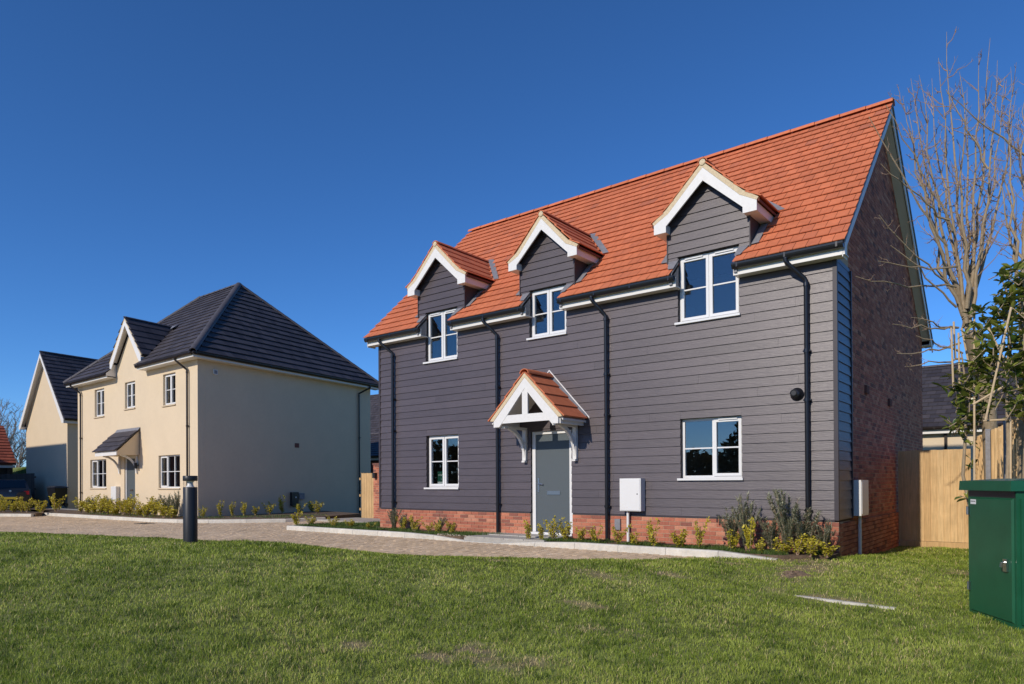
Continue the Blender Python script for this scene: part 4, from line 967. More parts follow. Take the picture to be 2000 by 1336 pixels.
MB().box(10.66,10.74,15.70,15.795,-.8,2.3).build('downpipe', brownp, n1)
n2 = simplehouse(-19.5,-14.5,13.2,18.5,-.8,2.25,3.6,brick, 'brick garage with grey roof between the two houses', 'garage', lim=0, name='garage')
n3 = simplehouse(-34,-20,22,30,-.8,4.0,7.9,M('buff_brick', (.34,.25,.14), .9, 0, 12, .15), 'distant house with dark roof glimpsed between the two houses', 'house', lim=0)
w3 = px(728,872,50.0); MB().box(w3.x-.35,w3.x+.35,21.93,21.99,w3.z-.35,w3.z+.35).build('window', white, n3); MB().box(w3.x-.26,w3.x+.26,21.915,21.929,w3.z-.26,w3.z+.26).build('pane', anth, n3)
# ------------------------------------------------------------------ right hand fences
fence('timber_fence', (W+.03,5.17), (12.30,5.17), -.82, 1.265, wood, 'pale timber fence panel from house gable, its left end in shade')
f2 = fence('timber_fence', (12.36,5.10), (13.95,-3.6), -.80, 1.48, wood, 'tall timber fence behind the staked laurels and green cabinet', out=1)
for s_ in (.30,.52,.72):
    p_ = Vector((12.36,5.10,0)).lerp(Vector((13.95,-3.6,0)), s_); MB().box(p_.x-.09,p_.x-.02,p_.y-.04,p_.y+.04,-.8,1.5).build('post', lead, f2)
# ------------------------------------------------------------------ bollard light
bl = thing('bollard_light', (3.49,-6.74,-.27), 'black cylindrical bollard light with clear ring on the lawn', 'bollard')
bx_, by_ = 3.49, -6.74
MB().lathe([(0,-.32),(.1,-.32),(.1,.585),(.096,.592),(0,.592)], (bx_,by_,0), 28).build('post', anth, bl, smooth=True)
MB().lathe([(.097,.593),(.097,.680)], (bx_,by_,0), 28).build('lens_ring', clear, bl, smooth=True)
MB().lathe([(0,.594),(.06,.594),(.045,.62),(.04,.66),(.06,.682),(0,.682)], (bx_,by_,0), 20).build('reflector', white, bl, smooth=True)
MB().lathe([(0,.683),(.1,.683),(.103,.69),(.103,.755),(.097,.763),(0,.764)], (bx_,by_,0), 28).build('cap', anth, bl, smooth=True)
# ------------------------------------------------------------------ green street cabinet
ca, cb = Vector((13.05,-3.91,0)), Vector((13.45,-4.54,0)); cu = (cb-ca).normalized(); cn = Vector((-cu.y,cu.x,0))
Tc = (np.array([[cu.x,cn.x,0],[cu.y,cn.y,0],[0,0,1]]), np.array([ca.x,ca.y,-.70]))
cw, cdp = (cb-ca).length, .42
G_ = thing('street_cabinet', ((ca.x+cb.x)/2,(ca.y+cb.y)/2,-.72), 'green metal street cabinet with overhanging lid at the right edge', 'cabinet')
MB().box(0,cw,0,cdp,0,1.235).build('body', greenM, G_, Tc)
def bevdoor(x0,x1,z0,z1,yy,th,bv):
    return MB().hexa([(x0,yy,z0),(x1,yy,z0),(x1,yy,z1),(x0,yy,z1),(x0+bv,yy-th,z0+bv),(x1-bv,yy-th,z0+bv),(x1-bv,yy-th,z1-bv),(x0+bv,yy-th,z1-bv)])
dd = bevdoor(.045,cw-.03,.09,1.17,-.0005,.016,.012).build('door', greenM, G_, Tc)
MB().box(-.01,cw+.01,-.004,cdp+.01,0,.055).build('plinth', greenM, G_, Tc)
MB().box(.01,cw-.01,-.0045,-.0006,1.178,1.232).build('vent_gap', black, G_, Tc)
MB().hexa([(-.05,-.06,1.236),(cw+.03,-.06,1.236),(cw+.03,cdp+.05,1.236),(-.05,cdp+.05,1.236),(-.045,-.055,1.325),(cw+.025,-.055,1.325),(cw+.025,cdp+.045,1.325),(-.045,cdp+.045,1.325)]).add([(-.045,-.055,1.3255),(cw+.025,-.055,1.3255),(cw+.025,cdp+.045,1.3255),(-.045,cdp+.045,1.3255),(cw*.2,cdp*.5,1.345),(cw*.8,cdp*.5,1.345)], [(0,1,5,4),(1,2,5),(2,3,4,5),(3,0,4)]).build('lid', greenM, G_, Tc)
MB().box(cw+.0005,cw+.02,.03,cdp-.03,.09,1.17).build('side_panel', greenM, G_, Tc)
MB().lathe([(0,0)], (0,0,0), 4) if False else None
for zz in (.32,1.04):
    hg = MB().box(.012,.048,-.026,-.001,zz-.04,zz+.04).tube([(.036,-.03,zz-.035),(.036,-.03,zz+.035)], .008, 8).build('hinge', steel, dd, Tc)
lk = MB().box(cw-.14,cw-.085,-.035,-.0175,.53,.64).tube([(cw-.112,-.035,.61),(cw-.112,-.06,.61),(cw-.118,-.062,.57)], .012, 8).build('lock_handle', steel, dd, Tc)
MB().box(.075,.165,-.019,-.0175,1.105,1.150).build('label_plate', white, dd, Tc)
for q in range(3): MB().box(.080+q*.027,.102+q*.027,-.0196,-.0192,1.128,1.136).build('label_print', anth, dd, Tc)
# ------------------------------------------------------------------ concrete edging in the lawn
ed = thing('edging_strip', (11.9,-3.85,-.7), 'short concrete edging strip let into the lawn by the soil patch', 'edging')
for i in range(2):
    a = Vector((11.36,-3.74,0)).lerp(Vector((12.42,-3.95,0)), i/2); b = Vector((11.36,-3.74,0)).lerp(Vector((12.42,-3.95,0)), (i+1)/2); d_ = (b-a).normalized(); n_ = Vector((-d_.y,d_.x,0))
    MB().prism([a+Vector((0,0,-.8)),b-d_*.006+Vector((0,0,-.8)),b-d_*.006+n_*.06+Vector((0,0,-.8)),a+n_*.06+Vector((0,0,-.8))], (0,0,.135)).build('edging_block', concr, ed)
# ------------------------------------------------------------------ grass
def grassmat():
    m = bpy.data.materials.new('grass_blade'); m.use_nodes = True; t = m.node_tree; N = t.nodes; L = t.links
    b = N['Principled BSDF']; b.inputs['Roughness'].default_value = .5; b.inputs['Specular IOR Level'].default_value = .3
    at = N.new('ShaderNodeAttribute'); at.attribute_name = 'col'
    tr = N.new('ShaderNodeBsdfTranslucent'); mx = N.new('ShaderNodeMixShader'); mx.inputs[0].default_value = .3
    L.new(at.outputs['Color'], b.inputs['Base Color']); L.new(at.outputs['Color'], tr.inputs[0])
    L.new(b.outputs[0], mx.inputs[1]); L.new(tr.outputs[0], mx.inputs[2]); L.new(mx.outputs[0], N['Material Output'].inputs[0]); return m
grassM = grassmat()
def blades(name, X, Y, Z, hgt, wid, colr, lean=.5, seed=1):
    rs = np.random.RandomState(seed); n = len(X)
    az = rs.rand(n)*2*np.pi; dx, dy = np.cos(az), np.sin(az)          # facing (width) direction
    la = rs.rand(n)*2*np.pi; ll = hgt*lean*(.3+rs.rand(n))
    lx, ly = np.cos(la)*ll, np.sin(la)*ll
    V = np.empty((n,5,3))
    w2 = wid/2
    V[:,0] = np.c_[X-dx*w2, Y-dy*w2, Z-.01]; V[:,1] = np.c_[X+dx*w2, Y+dy*w2, Z-.01]
    V[:,2] = np.c_[X+dx*w2*.8+lx*.35, Y+dy*w2*.8+ly*.35, Z+hgt*.55]; V[:,3] = np.c_[X-dx*w2*.8+lx*.35, Y-dy*w2*.8+ly*.35, Z+hgt*.55]
    V[:,4] = np.c_[X+lx, Y+ly, Z+hgt*.92]
    me = bpy.data.meshes.new(name); me.vertices.add(5*n); me.vertices.foreach_set('co', V.ravel())
    b5 = 5*np.arange(n)
    loops = np.c_[b5, b5+1, b5+2, b5+3, b5+3, b5+2, b5+4].ravel().astype(np.int32)
    me.loops.add(7*n); me.loops.foreach_set('vertex_index', loops)
    st = np.c_[7*np.arange(n), 7*np.arange(n)+4].ravel().astype(np.int32); me.polygons.add(2*n); me.polygons.foreach_set('loop_start', st)
    at = me.attributes.new('col', 'FLOAT_COLOR', 'POINT'); c = np.ones((n,5,4)); c[:,:,:3] = colr[:,None,:]; at.data.foreach_set('color', c.ravel())
    me.materials.append(grassM); me.update(); me.validate()
    o = bpy.data.objects.new(name, me); col.objects.link(o); WO[o.name] = Vector((0,0,0)); return o
def lawn_blades(N, seed):
    rs = np.random.RandomState(seed)
    dd = np.exp(rs.uniform(np.log(2.3), np.log(19), N)); lat = (rs.rand(N)*2-1)*(1.05*dd+1.5)
    X = CAM.x + fw.x*dd + rt.x*lat; Y = CAM.y + fw.y*dd + rt.y*lat
    ok = islawn(X, Y); X, Y, dd = X[ok], Y[ok], dd[ok]
    inb = lambda T_, m: ((X-ca.x)*cu.x+(Y-ca.y)*cu.y > -m) & ((X-ca.x)*cu.x+(Y-ca.y)*cu.y < cw+m) & ((X-ca.x)*cn.x+(Y-ca.y)*cn.y > -m) & ((X-ca.x)*cn.x+(Y-ca.y)*cn.y < cdp+m)
    ok = ~inb(0, 0) & ((X-bx_)**2+(Y-by_)**2 > .105**2)
    X, Y, dd = X[ok], Y[ok], dd[ok]
    pt = patchy(X, Y)
    br = vnoise(X,Y,.8,13)*.6+vnoise(X,Y,.3,14)*.4
    keep = rs.rand(len(X)) > pt*.72; X, Y, dd, pt, br = X[keep], Y[keep], dd[keep], pt[keep], br[keep]
    n = len(X); clump = vnoise(X,Y,.10,15); tall = vnoise(X,Y,1.6,16)
    hgt = (.014+.022*rs.rand(n)+.026*clump**2)*(.8+.5*tall)*(1-.6*pt)
    eb_ = np.abs(Y-edge(X)); hgt *= np.where((X < 10.4) & (eb_ < .5), 1.35, 1)
    wid = .0042*np.maximum(1, dd/4.6)*(.7+.6*rs.rand(n))
    g1, g2, dry, dk = np.array([.17,.235,.024]), np.array([.37,.43,.08]), np.array([.58,.46,.24]), np.array([.08,.13,.015])
    t = np.clip(rs.rand(n)*.8+(br-.5)*1.5+.12, 0, 1)[:,None]
    c = g1*(1-t)+g2*t
    k = (np.clip((.6*clump+.4*vnoise(X,Y,.28,19)-.48)*4, 0, .8)*(rs.rand(n) < .75))[:,None]; c = c*(1-k)+dk*k
    q = ((rs.rand(n) < (.05+.95*pt+.13*np.clip((br-.55)*4,0,1))).astype(float)*(.5+.5*rs.rand(n)))[:,None]; c = c*(1-q)+dry*q
    c *= (.92+.46*rs.rand(n))[:,None]
    return blades('lawn_grass', X, Y, lawnz(X,Y), hgt, wid, c, .75, seed)
lg = lawn_blades(720000, 21); tag(lg, 'short green lawn grass with dry patches in the foreground', 'grass', kind='stuff')
# tufts in the beds
def bed_grass(name, poly, z, n, lab, seed):
    rs = np.random.RandomState(seed); xs_ = [p[0] for p in poly]; ys_ = [p[1] for p in poly]
    X = rs.uniform(min(xs_), max(xs_), n*3); Y = rs.uniform(min(ys_), max(ys_), n*3)
    ins = np.zeros(len(X), bool)
    for (x1_, y1_), (x2_, y2_) in zip(poly, poly[1:]+poly[:1]):
        c = ((y1_ > Y) != (y2_ > Y)) & (X < (x2_-x1_)*(Y-y1_)/(y2_-y1_+1e-12)+x1_); ins ^= c
    ins &= vnoise(X,Y,.35,seed) > .38
    X, Y = X[ins][:n], Y[ins][:n]; m = len(X); t = rs.rand(m)[:,None]
    c = np.array([.05,.11,.02])*(1-t)+np.array([.15,.21,.05])*t
    tag(blades(name, X, Y, np.full(m, z), .03+.06*rs.rand(m), .007*(.7+.6*rs.rand(m)), c, .8, seed), lab, 'grass', kind='stuff')
bed_grass('bed_grass', [(-2.3,-1.03),(3.6,-1.03),(4.5,-.3),(2.2,-.35),(0,-.3),(-.3,1.0),(-1.6,1.4),(-2.3,.5)], -.505, 14000, 'grass in the bed left of the front door', 31)
bed_grass('bed_grass', [(5.7,-1.0),(10.3,-.98),(10.95,-.5),(10.9,-.25),(6.0,-.45)], -.515, 9000, 'grass in the bed right of the front door', 32)
bed_grass('bed_grass', [(-15.4,-1.5),(-9.6,-1.35),(-7.4,-.62),(-5.7,1.0),(-6.2,3.2),(-8.4,-.1),(-9.5,-.7),(-15.4,-.8)], -.47, 6000, 'grass in the bed of the cream house', 33)
rs = np.random.RandomState(40); n = 9000; X = rs.uniform(-47,-33.5,n); Y = rs.uniform(3.25,6.5,n)
tt = rs.rand(n)[:,None]; tag(blades('bank_grass', X, Y, np.interp(Y,[3.2,4.8,6.2,12],[-.8,1.5,2.0,2.1]), .06+.08*rs.rand(n), .03, np.array([.08,.14,.02])*(1-tt)+np.array([.2,.26,.06])*tt, .7, 40), 'sunlit grass on the bank at far left', 'grass', kind='stuff')
# pebbles at the bollard foot and bed corner
stone = M('pebble', (.42,.36,.28), .9, .3)
def pebbles(cx, cy, z, n, sx, sy, lab, seed):
    rs = random.Random(seed); mb = MB(); rr = []
    for _ in range(n):
        x, y, r = cx+rs.gauss(0,sx), cy+rs.gauss(0,sy), rs.uniform(.012,.03)
        o6 = [(x+r,y,z),(x,y+r*.8,z),(x-r,y,z),(x,y-r*.9,z),(x,y,z+r*.8),(x,y,z-r)]
        mb.add(o6, [(0,1,4),(1,2,4),(2,3,4),(3,0,4),(1,0,5),(2,1,5),(3,2,5),(0,3,5)]); rr += [rs.random()]*8
    mb.r = rr; tag(mb.build('pebbles', stone), lab, 'pebbles', kind='stuff')
# torn bare soil above the edging strip
sm_ = MB(); rs = random.Random(8); nn = 16; cc = (11.02,-2.55)
for i in range(nn+1):
    for k in range(20):
        a = 6.283*k/20; q = i/nn; x, y = cc[0]+math.cos(a)*q*.17*(1+.35*math.sin(3*a)+.2*math.sin(7*a)), cc[1]+math.sin(a)*q*.42*(1+.2*math.sin(5*a+1))
        sm_.v.append((x, y, float(lawnz(np.array(x),np.array(y)))+.035*(1-q**2)+rs.uniform(-.015,.02)*(1-q)-.012*q))
for i in range(nn):
    for k in range(20): sm_.f.append((i*20+k, i*20+(k+1) % 20, (i+1)*20+(k+1) % 20, (i+1)*20+k))
tag(sm_.build('bare_soil', M('loose_soil', (.21,.145,.095), .95, 0, 25, .35, .8, 40), smooth=False), 'torn patch of bare brown soil in the lawn below the kerb end', 'soil', kind='stuff')
pebbles(3.38,-6.9,-.245,40,.10,.05,'loose pebbles at the foot of the bollard light',3); pebbles(3.3,-.92,-.50,90,.3,.08,'gravel at the end of the bed by the path',4)
# ------------------------------------------------------------------ plants
def leafy(seed, kind):
    rs = random.Random(seed); st = MB(); lf = MB(); lr = []
    if kind == 'euonymus':
        for s in range(rs.randint(5,8)):
            a = rs.uniform(0,6.28); ln = rs.uniform(.45,1.0); out = rs.uniform(.12,.5)
            pts = [Vector((math.cos(a)*out*t*ln, math.sin(a)*out*t*ln, ln*t*(1-.1*t))) + Vector((rs.gauss(0,.015),rs.gauss(0,.015),0)) for t in (0,.33,.66,1)]
            st.tube(pts, [.012,.01,.007,.004], 4, False)
            for q in range(64):
                t = rs.uniform(.10,1.0)**.8; i = min(2, int(t*3)); p = pts[i].lerp(pts[i+1], t*3-i)
                d = Vector((rs.gauss(0,1),rs.gauss(0,1),rs.gauss(.4,.7))).normalized(); w_ = d.orthogonal().normalized(); w_.rotate(Matrix.Rotation(rs.uniform(0,6.28),3,d))
                p = p+d*rs.uniform(0,.05); L_ = rs.uniform(.055,.10); b_ = L_*.32
                lf.add([p, p+d*L_*.5+w_*b_, p+d*L_, p+d*L_*.5-w_*b_], [(0,1,2),(0,2,3)]); v = min(1, max(0, rs.gauss(.55+.35*(t-.5),.25))); lr += [v, v]
        m = euoM
    else:
        for s in range(rs.randint(24,30)):
            a = rs.uniform(0,6.28); ln = rs.uniform(.45,1.0); out = rs.uniform(.05,.35)*ln
            pts = [Vector((math.cos(a)*out*t**1.3, math.sin(a)*out*t**1.3, ln*t)) for t in (0,.3,.65,1)]
            st.tube(pts, [.006,.005,.004,.002], 4, False)
            for q in range(90):
                t = rs.uniform(.18,1.0); i = 0 if t < .3 else 1 if t < .65 else 2; kk = (0,.3,.65,1); p = pts[i].lerp(pts[i+1], (t-kk[i])/(kk[i+1]-kk[i]))
                b = rs.uniform(0,6.28); d = Vector((math.cos(b),math.sin(b),rs.uniform(.5,1.3))).normalized(); w_ = d.cross(Vector((0,0,1))).normalized(); L_ = rs.uniform(.06,.10)
                lf.add([p-w_*.011, p+w_*.011, p+d*L_], [(0,1,2)]); lr += [rs.random()]
        m = roseM
    lf.r = lr
    sm = bpy.data.meshes.new('stem'); sm.from_pydata([tuple(v) for v in st.v], [], st.f); sm.materials.append(twig)
    lm = bpy.data.meshes.new('foliage'); lm.from_pydata([tuple(v) for v in lf.v], [], lf.f); lm.materials.append(m)
    at = lm.attributes.new('rnd', 'FLOAT', 'FACE'); at.data.foreach_set('value', lr)
    return sm, lm
VAR = {'euonymus': [leafy(100+i, 'euonymus') for i in range(6)], 'rosemary': [leafy(200+i, 'rosemary') for i in range(4)]}
def plant(kind, loc, h, wd, lab, group):
    name = 'golden_shrub' if kind == 'euonymus' else 'rosemary_bush'
    t = thing(name, loc, lab, 'shrub', group, rz=random.uniform(0,6.28)); t.scale = (wd*1.2, wd*1.2, h*1.12) if kind == 'euonymus' else (wd*1.6, wd*1.6, h*1.04)
    sm, lm = random.choice(VAR[kind])
    for nm, me in (('stem', sm), ('foliage', lm)):
        o = bpy.data.objects.new(nm, me); col.objects.link(o); o.parent = t; WO[o.name] = Vector((0,0,0))
ORD = ['first','second','third','fourth','fifth','sixth','seventh','eighth','ninth','tenth','eleventh','twelfth','thirteenth','fourteenth','fifteenth','sixteenth','seventeenth','eighteenth','nineteenth','twentieth','twenty-first','twenty-second']
def row(kind, items, z, lab, group):
    for i, it in enumerate(items): plant(kind, (it[0], it[1], z), it[2], it[3], lab.format(ORD[i]), group)
row('euonymus', [(-2.45,-.85,.46,.42),(-2.15,-.6,.30,.4),(-1.0,-.75,.34,.42),(-.62,-.5,.24,.36),(.45,-.75,.22,.35),(1.5,-.62,.42,.34),(1.95,-.7,.40,.42),(2.35,-.6,.28,.34),(2.75,-.75,.30,.38),(3.15,-.7,.30,.46)], -.52,
    '{} yellow-green shrub from the left in the bed left of the front door', 'shrubs left of the front door')
row('euonymus', [(5.42,-.85,.40,.40),(5.72,-.82,.34,.36),(5.98,-.8,.50,.42),(6.28,-.8,.44,.40),(6.62,-.82,.36,.40),(6.95,-.8,.34,.44),(7.40,-.78,.40,.46),(7.82,-.85,.26,.44),(8.15,-.82,.50,.42),(8.66,-.85,.38,.52),(8.97,-.8,.58,.34),(9.55,-.82,.40,.36),(9.82,-.78,.66,.36),(10.0,-.85,.26,.34),(10.35,-.78,.30,.5),(10.55,-.75,.40,.5),(10.75,-.78,.34,.5),(10.98,-.72,.28,.46)], -.53,
    '{} yellow-green shrub from the front door towards the right corner', 'shrubs right of the front door')
row('rosemary', [(1.05,-.5,.52,.55),(1.28,-.42,.40,.5),(2.5,-.4,.34,.4)], -.52, '{} grey-green upright shrub from the left below the lower left window', 'rosemary left of the door')
row('rosemary', [(9.45,-.55,.72,.6),(9.70,-.6,.98,.62),(10.1,-.55,.62,.6),(10.36,-.6,1.0,.72),(10.62,-.55,.72,.72),(10.86,-.5,.55,.5)], -.54, '{} grey-green upright shrub from the left below the lower right window', 'rosemary at the right corner')
row('euonymus', [(-8.22,-.45,.40,.34),(-8.25,.15,.55,.4),(-8.3,.6,.50,.38),(-8.4,1.1,.55,.36),(-8.5,1.6,.36,.4),(-8.5,2.15,.46,.5),(-8.6,2.75,.66,.5),(-8.7,3.5,.40,.4),(-8.85,4.2,.5,.5),(-7.9,3.0,.45,.5),(-7.4,3.4,.5,.5)], -.48, '{} yellow-green shrub along the shaded side of the cream house', 'shrubs beside the cream house')
row('euonymus', [(-16.6+i*.42,-1.05+.12*math.sin(i*2.1),.58+.16*math.sin(i*1.3+1),.78) for i in range(19)], -.48, '{} yellow-green shrub from the left in front of the cream house', 'shrubs in front of the cream house')
row('rosemary', [(-16.2,-.75,.62,.7),(-15.2,-.75,.66,.7),(-13.4,-.7,.6,.7),(-10.9,-.75,.66,.7),(-9.9,-.8,.8,.7),(-9.4,-.75,.86,.6)], -.48, '{} wispy grey-green shrub from the left in front of the cream house', 'wispy shrubs in front of the cream house')
row('euonymus', [(-22.4+i*.40,-3.55+i*.155+.1*math.sin(i*2.7),.62+.14*math.sin(i*1.7),.7) for i in range(13)], -.48, '{} yellow-green shrub from the left in the far left bed', 'shrubs in the far left bed')
# ------------------------------------------------------------------ bare trees
def bez(a, b, c, t): return a.lerp(b, t).lerp(b.lerp(c, t), t)
def stem_path(a, c, bend, n=9, wob=.03):
    m = a.lerp(c, .45)+bend; out = []
    for i in range(n+1):
        t = i/n; p = bez(a, m, c, t)
        if 0 < i < n: p = p+Vector((random.gauss(0,wob),random.gauss(0,wob),random.gauss(0,wob)))
        out.append(p)
    return out
def twigs(mb, path, r0_, n, ln, start=.3, sub=2, upw=.6, side=None):
    for _ in range(n):
        t = random.uniform(start, .97)*(len(path)-1); i = int(t); p = path[i].lerp(path[min(i+1, len(path)-1)], t-i)
        d0 = (path[min(i+1, len(path)-1)]-path[max(i-1, 0)]).normalized()
        d = Vector((random.gauss(0,1),random.gauss(0,1),random.gauss(.1,.5))); 
        if side: d += side*1.2
        d = (d.normalized()+d0*.7).normalized(); l = ln*random.uniform(.4,1.1)*(1.15-.6*t/(len(path)-1))
        e = p+d*l*.75+Vector((0,0,upw*l*.45)); pt = stem_path(p, e, -Vector((0,0,.10*l)), 4, .012)
        mb.tube(pt, [r0_*.34,r0_*.3,r0_*.24,r0_*.18,r0_*.1], 4, False)
        if sub: twigs(mb, pt, r0_*.5, sub, l*.45, .25, 0, upw)
def bare_tree(name, base, fork, tops, lab, r=.10, nt=11, tl=.75, extra=(), z0=-.75):
    t = thing(name, (base.x, base.y, z0), lab, 'tree')
    tr = MB(); tr.tube([Vector((base.x,base.y,z0-.05)), base.lerp(fork,.35)+Vector((.02,0,0)), fork], [r*1.25,r,r*.9], 10); tr.build('trunk', bark, t, smooth=True)
    for c in tops:
        s0 = fork+Vector((random.gauss(0,.05),random.gauss(0,.05),random.uniform(-.15,.05))); s0 = s0.lerp(c, random.uniform(0,.12))
        L_ = (c-s0).length; out = Vector((c.x-s0.x, c.y-s0.y, 0)); 
        pa = stem_path(s0, c, out*.22-Vector((0,0,.10*L_))*.3, 10, .025)
        rr = [r*.31*(1-.93*(i/10)**.85) for i in range(11)]
        lb = MB().tube(pa, rr, 7).build('limb', bark, t, smooth=True)
        tw = MB(); twigs(tw, pa, r*.22, nt, tl, .18, 3); tag(tw.build('twigs', twig, lb), kind='stuff')
    for (a, b) in extra:
        pa = stem_path(a, b, Vector((0,0,.05-.2*random.random())), 8, .02)
        lb = MB().tube(pa, [r*.16*(1-.7*i/8) for i in range(9)], 5).build('branch', bark, t, smooth=True)
        tw = MB(); twigs(tw, pa, r*.12, 5, .35, .3, 1, .4); tag(tw.build('twigs', twig, lb), kind='stuff')
    return t
fk = px(1893,650,11.6)
tp_ = [(1763,187,11.0),(1779,153,11.6),(1795,146,11.1),(1820,153,11.9),(1833,113,11.2),(1849,62,11.5),(1772,208,12.0),(1874,140,10.9),(1889,170,12.0),(1912,105,11.3),(1934,74,11.6),(1948,118,11.1),(1962,150,12.0),(1985,180,11.3)]
ext = [((1868,560,10.9),(1672,540,10.3)),((1850,480,10.9),(1697,228,10.4)),((1855,430,11.1),(1720,320,10.7)),((1860,560,11.2),(1717,420,10.6)),((1868,600,10.7),(1740,480,10.3)),((1872,640,10.9),(1744,633,10.4)),((1872,640,11.0),(1781,620,10.6)),((1880,700,10.8),(1768,716,10.5)),((1876,670,10.7),(1752,690,10.4)),((1870,520,10.6),(1716,510,10.2)),((1880,690,10.5),(1790,656,10.3)),((1862,455,11.3),(1730,205,10.8)),((1930,330,10.8),(1848,175,10.7)),((2010,310,11.1),(1850,182,10.8))]
bare_tree('bare_tree', px(1945,850,12.4), fk, [px(*q) for q in tp_], 'leafless multi-stemmed tree rising beside the brick gable', r=.115, nt=16, tl=.8, extra=[(px(*a), px(*b)) for a, b in ext])
tp2 = [(1974,131,9.0),(1990,210,9.3),(2003,120,9.1),(1962,250,9.4),(2015,60,9.0),(2030,150,9.3),(2045,210,9.0),(1945,330,9.2)]
bare_tree('bare_tree', px(2000,900,9.2), px(2000,560,9.2), [px(*q) for q in tp2], 'slender leafless tree at the right edge behind the laurels', r=.075, nt=13, tl=.6)
def far_tree(loc, h, lab, seed):
    random.seed(seed); b = Vector(loc); fk_ = b+Vector((0,0,h*.3)); t = thing('bare_tree', loc, lab, 'tree', 'bare trees beyond the far left fence')
    MB().tube([b, fk_], [.25,.16], 7).build('trunk', farwood, t)
    cr = MB()
    for i in range(11):
        a = random.uniform(0,6.28); e = b+Vector((math.cos(a)*h*.35*random.uniform(.3,1),math.sin(a)*h*.35*random.uniform(.3,1),h*random.uniform(.65,1)))
        pa = stem_path(fk_, e, Vector((0,0,.3)), 7, .12); cr.tube(pa, [.055*(1-.75*i_/7) for i_ in range(8)], 5, False); twigs(cr, pa, .055, 22, h*.2, .15, 5)
    cr.build('crown', farwood, t)
for i, (u, v, d_, h, l_) in enumerate([(8,900,62,8.5,'bushy leafless tree at the left edge beyond the fence'),(36,900,66,7.0,'leafless tree beside the far left gable'),(-30,900,60,9,'leafless tree just outside the left edge')]):
    p_ = px(u, v, d_); far_tree((p_.x, p_.y, .0), h, l_, 60+i)
random.seed(77)
# ------------------------------------------------------------------ staked laurels
def laurel(base, leaves, lab, canes, stems, seed):
    rs = random.Random(seed); t = thing('laurel_tree', (base.x, base.y, -.72), lab, 'tree')
    for s in stems:
        pa = stem_path(s[0], s[1], Vector((rs.gauss(0,.05),rs.gauss(0,.05),0)), 6, .02); MB().tube(pa, [.028,.026,.024,.021,.018,.014,.008], 7).build('stem', bark, t, smooth=True)
    for a, b in canes: MB().tube([a, a.lerp(b,.5), b], .0125, 7).build('cane', cane, t, smooth=True)
    mesh = []
    for k in range(5):
        v = [(0,0,0),(.028,.035,.008),(.034,.075,.012),(.018,.115,.006),(0,.14,-.006),(-.018,.115,.006),(-.034,.075,.012),(-.028,.035,.008),(0,.04,-.002),(0,.08,-.002),(0,.115,-.004)]
        f = [(0,1,8),(1,2,9,8),(2,3,10,9),(3,4,10),(4,5,10),(5,6,9,10),(6,7,8,9),(7,0,8)]
        me = bpy.data.meshes.new('leaf'); me.from_pydata(v, [], f); me.materials.append(laurM)
        at = me.attributes.new('rnd', 'FLOAT', 'FACE'); at.data.foreach_set('value', [k/4*.9+.05]*8)
        for p in me.polygons: p.use_smooth = True
        mesh.append(me)
    allv = np.array(v); rest = MB(); rr = []; pts = []
    tw = MB()
    for (c, rx, rz, n) in leaves:
        for _ in range(int(n*.8)//7):
            p = c+Vector((rs.gauss(0,rx*.5),rs.gauss(0,rx*.5),rs.gauss(0,rz*.5)))
            d = Vector((rs.gauss(0,.7),rs.gauss(0,.7),rs.uniform(.2,1.2))).normalized(); tw.tube([p-d*.18, p+d*.08], [.006,.004], 4, False)
            for j in range(7):
                dd_ = (d*rs.uniform(.1,.9)+Vector((rs.gauss(0,1),rs.gauss(0,1),rs.gauss(0,.5))).normalized()).normalized()
                pts.append((p+d*rs.uniform(-.12,.08), dd_, rs.uniform(.65,1.1)))
    tag(tw.build('twigs', bark, t), kind='stuff')
    pts.sort(key=lambda q: (q[0]-CAM).length)
    for i, (p, d, sc) in enumerate(pts):
        nrm = (Vector((0,0,1))+Vector((rs.gauss(0,.35),rs.gauss(0,.35),0))); xx = d.cross(nrm).normalized(); zz = xx.cross(d)
        mt_ = Matrix((xx, d, zz)).transposed()
        if i < 260:
            o = bpy.data.objects.new('leaf', rs.choice(mesh)); col.objects.link(o); o.parent = t; o.location = p-WO[t.name]; o.rotation_euler = mt_.to_euler(); o.scale = (sc,)*3
        else:
            rest.add([p+mt_ @ Vector(q)*sc for q in allv], f); rr += [rs.random()*.9+.05]*8
    if rest.v: rest.r = rr; tag(rest.build('leaves', laurM, t, smooth=True), kind='stuff')
lv = [(px(1885,765,8.8),.22,.22,150),(px(1880,830,8.8),.16,.20,110),(px(1900,720,8.7),.2,.15,70),(px(1893,905,8.8),.06,.06,14),(px(1889,985,8.7),.06,.1,14),(px(1900,800,8.7),.2,.2,90)]
laurel(px(1890,1040,8.8), lv, 'staked laurel with dark glossy leaves left of the cabinet top', [(px(1862,560,8.9)+Vector((0,0,-.45)),px(1866,700,8.9)),(px(1903,940,8.6),px(1903,600,8.6)),(px(1872,650,8.9),px(1875,780,8.9)),(px(1858,640,8.8),px(1862,760,8.8)),(px(1878,640,8.8),px(1898,740,8.8)),(px(1913,660,8.7),px(1905,860,8.7))], [(Vector((px(1903,1050,8.8).x,px(1903,1050,8.8).y,-.75)), px(1878,690,8.8))], 5)
lv = [(px(1960,600,8.3),.28,.22,190),(px(1995,560,8.2),.25,.22,170),(px(1940,640,8.4),.22,.18,120),(px(1975,700,8.2),.3,.22,210),(px(2005,730,8.1),.25,.25,190),(px(1935,760,8.4),.14,.14,60),(px(1985,790,8.1),.25,.1,110),(px(2030,650,8.1),.3,.35,240),(px(1930,705,8.4),.15,.12,70),(px(1965,540,8.3),.1,.1,30),(px(1992,520,8.2),.06,.1,20)]
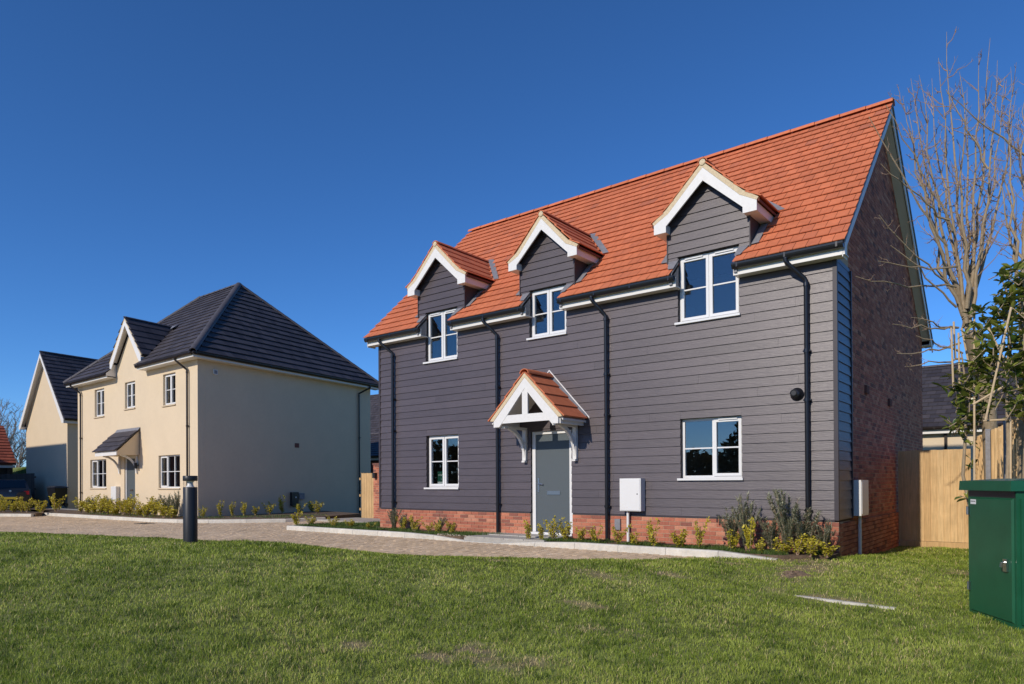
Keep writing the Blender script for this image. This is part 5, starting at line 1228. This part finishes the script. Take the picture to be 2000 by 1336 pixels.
laurel(px(1962,1040,8.3), lv, 'larger staked laurel with pale crossed canes at the right edge', [(px(1930,640,8.2),px(2010,800,8.1)),(px(1975,600,8.1),px(1925,820,8.2)),(px(1974,1000,8.0),px(1974,820,8.0)),(px(1980,560,8.3),px(1972,720,8.3)),(px(1900,790,8.4),px(2020,720,8.1)),(px(1920,822,8.3),px(2020,816,8.1))], [(Vector((px(1962,1040,8.3).x,px(1962,1040,8.3).y,-.75)), px(1965,560,8.3)),(Vector((px(2005,1040,8.2).x,px(2005,1040,8.2).y,-.75)), px(2000,540,8.2))], 6)
# ------------------------------------------------------------------ unseen woodland added behind the viewpoint to darken reflections in the lower windows
wd_ = MB(); rs = random.Random(9); rr = []
for _ in range(34000):
    a = rs.uniform(R(195), R(345)); d_ = rs.uniform(46,58); c = Vector((4+math.cos(a)*d_, -5+math.sin(a)*d_, 0)); z = rs.uniform(0,1)*(4.2+1.6*math.sin(a*23)+1.0*math.sin(a*61+1))-.6
    d = Vector((rs.gauss(0,1),rs.gauss(0,1),rs.gauss(0,1))).normalized(); w_ = d.orthogonal().normalized(); s_ = rs.uniform(.4,1.0); c.z = z
    wd_.add([c, c+d*s_*.5+w_*s_*.35, c+d*s_, c+d*s_*.5-w_*s_*.35], [(0,1,2),(0,2,3)]); v = rs.random(); rr += [v, v]
hz_ = MB(); hr = []
for _ in range(15000):
    a = rs.uniform(0, 6.2832); d_ = rs.uniform(108,130); c = Vector((-4+math.cos(a)*d_, math.sin(a)*d_, rs.uniform(0,1)*(3.6+1.3*math.sin(a*31)+.9*math.sin(a*77+1))-.7))
    d = Vector((rs.gauss(0,1),rs.gauss(0,1),rs.gauss(0,1))).normalized(); w_ = d.orthogonal().normalized(); s_ = rs.uniform(.8,2.2)
    hz_.add([c, c+d*s_*.5+w_*s_*.35, c+d*s_, c+d*s_*.5-w_*s_*.35], [(0,1,2),(0,2,3)]); v = rs.random(); hr += [v, v]
hz_.r = hr; tag(hz_.build('distant_hedgerow', leafmat('hedgerow_leaf', (.07,.07,.04), (.16,.15,.08), .8, .1)), 'distant hedgerow along the horizon', 'hedgerow', kind='stuff')
wd_.r = rr; tag(wd_.build('added_woodland', leafmat('added_woodland_leaf', (.05,.05,.03), (.14,.125,.07), .8, .1)), 'unseen woodland edge added behind the viewpoint to darken the window reflections', 'woodland', kind='stuff')
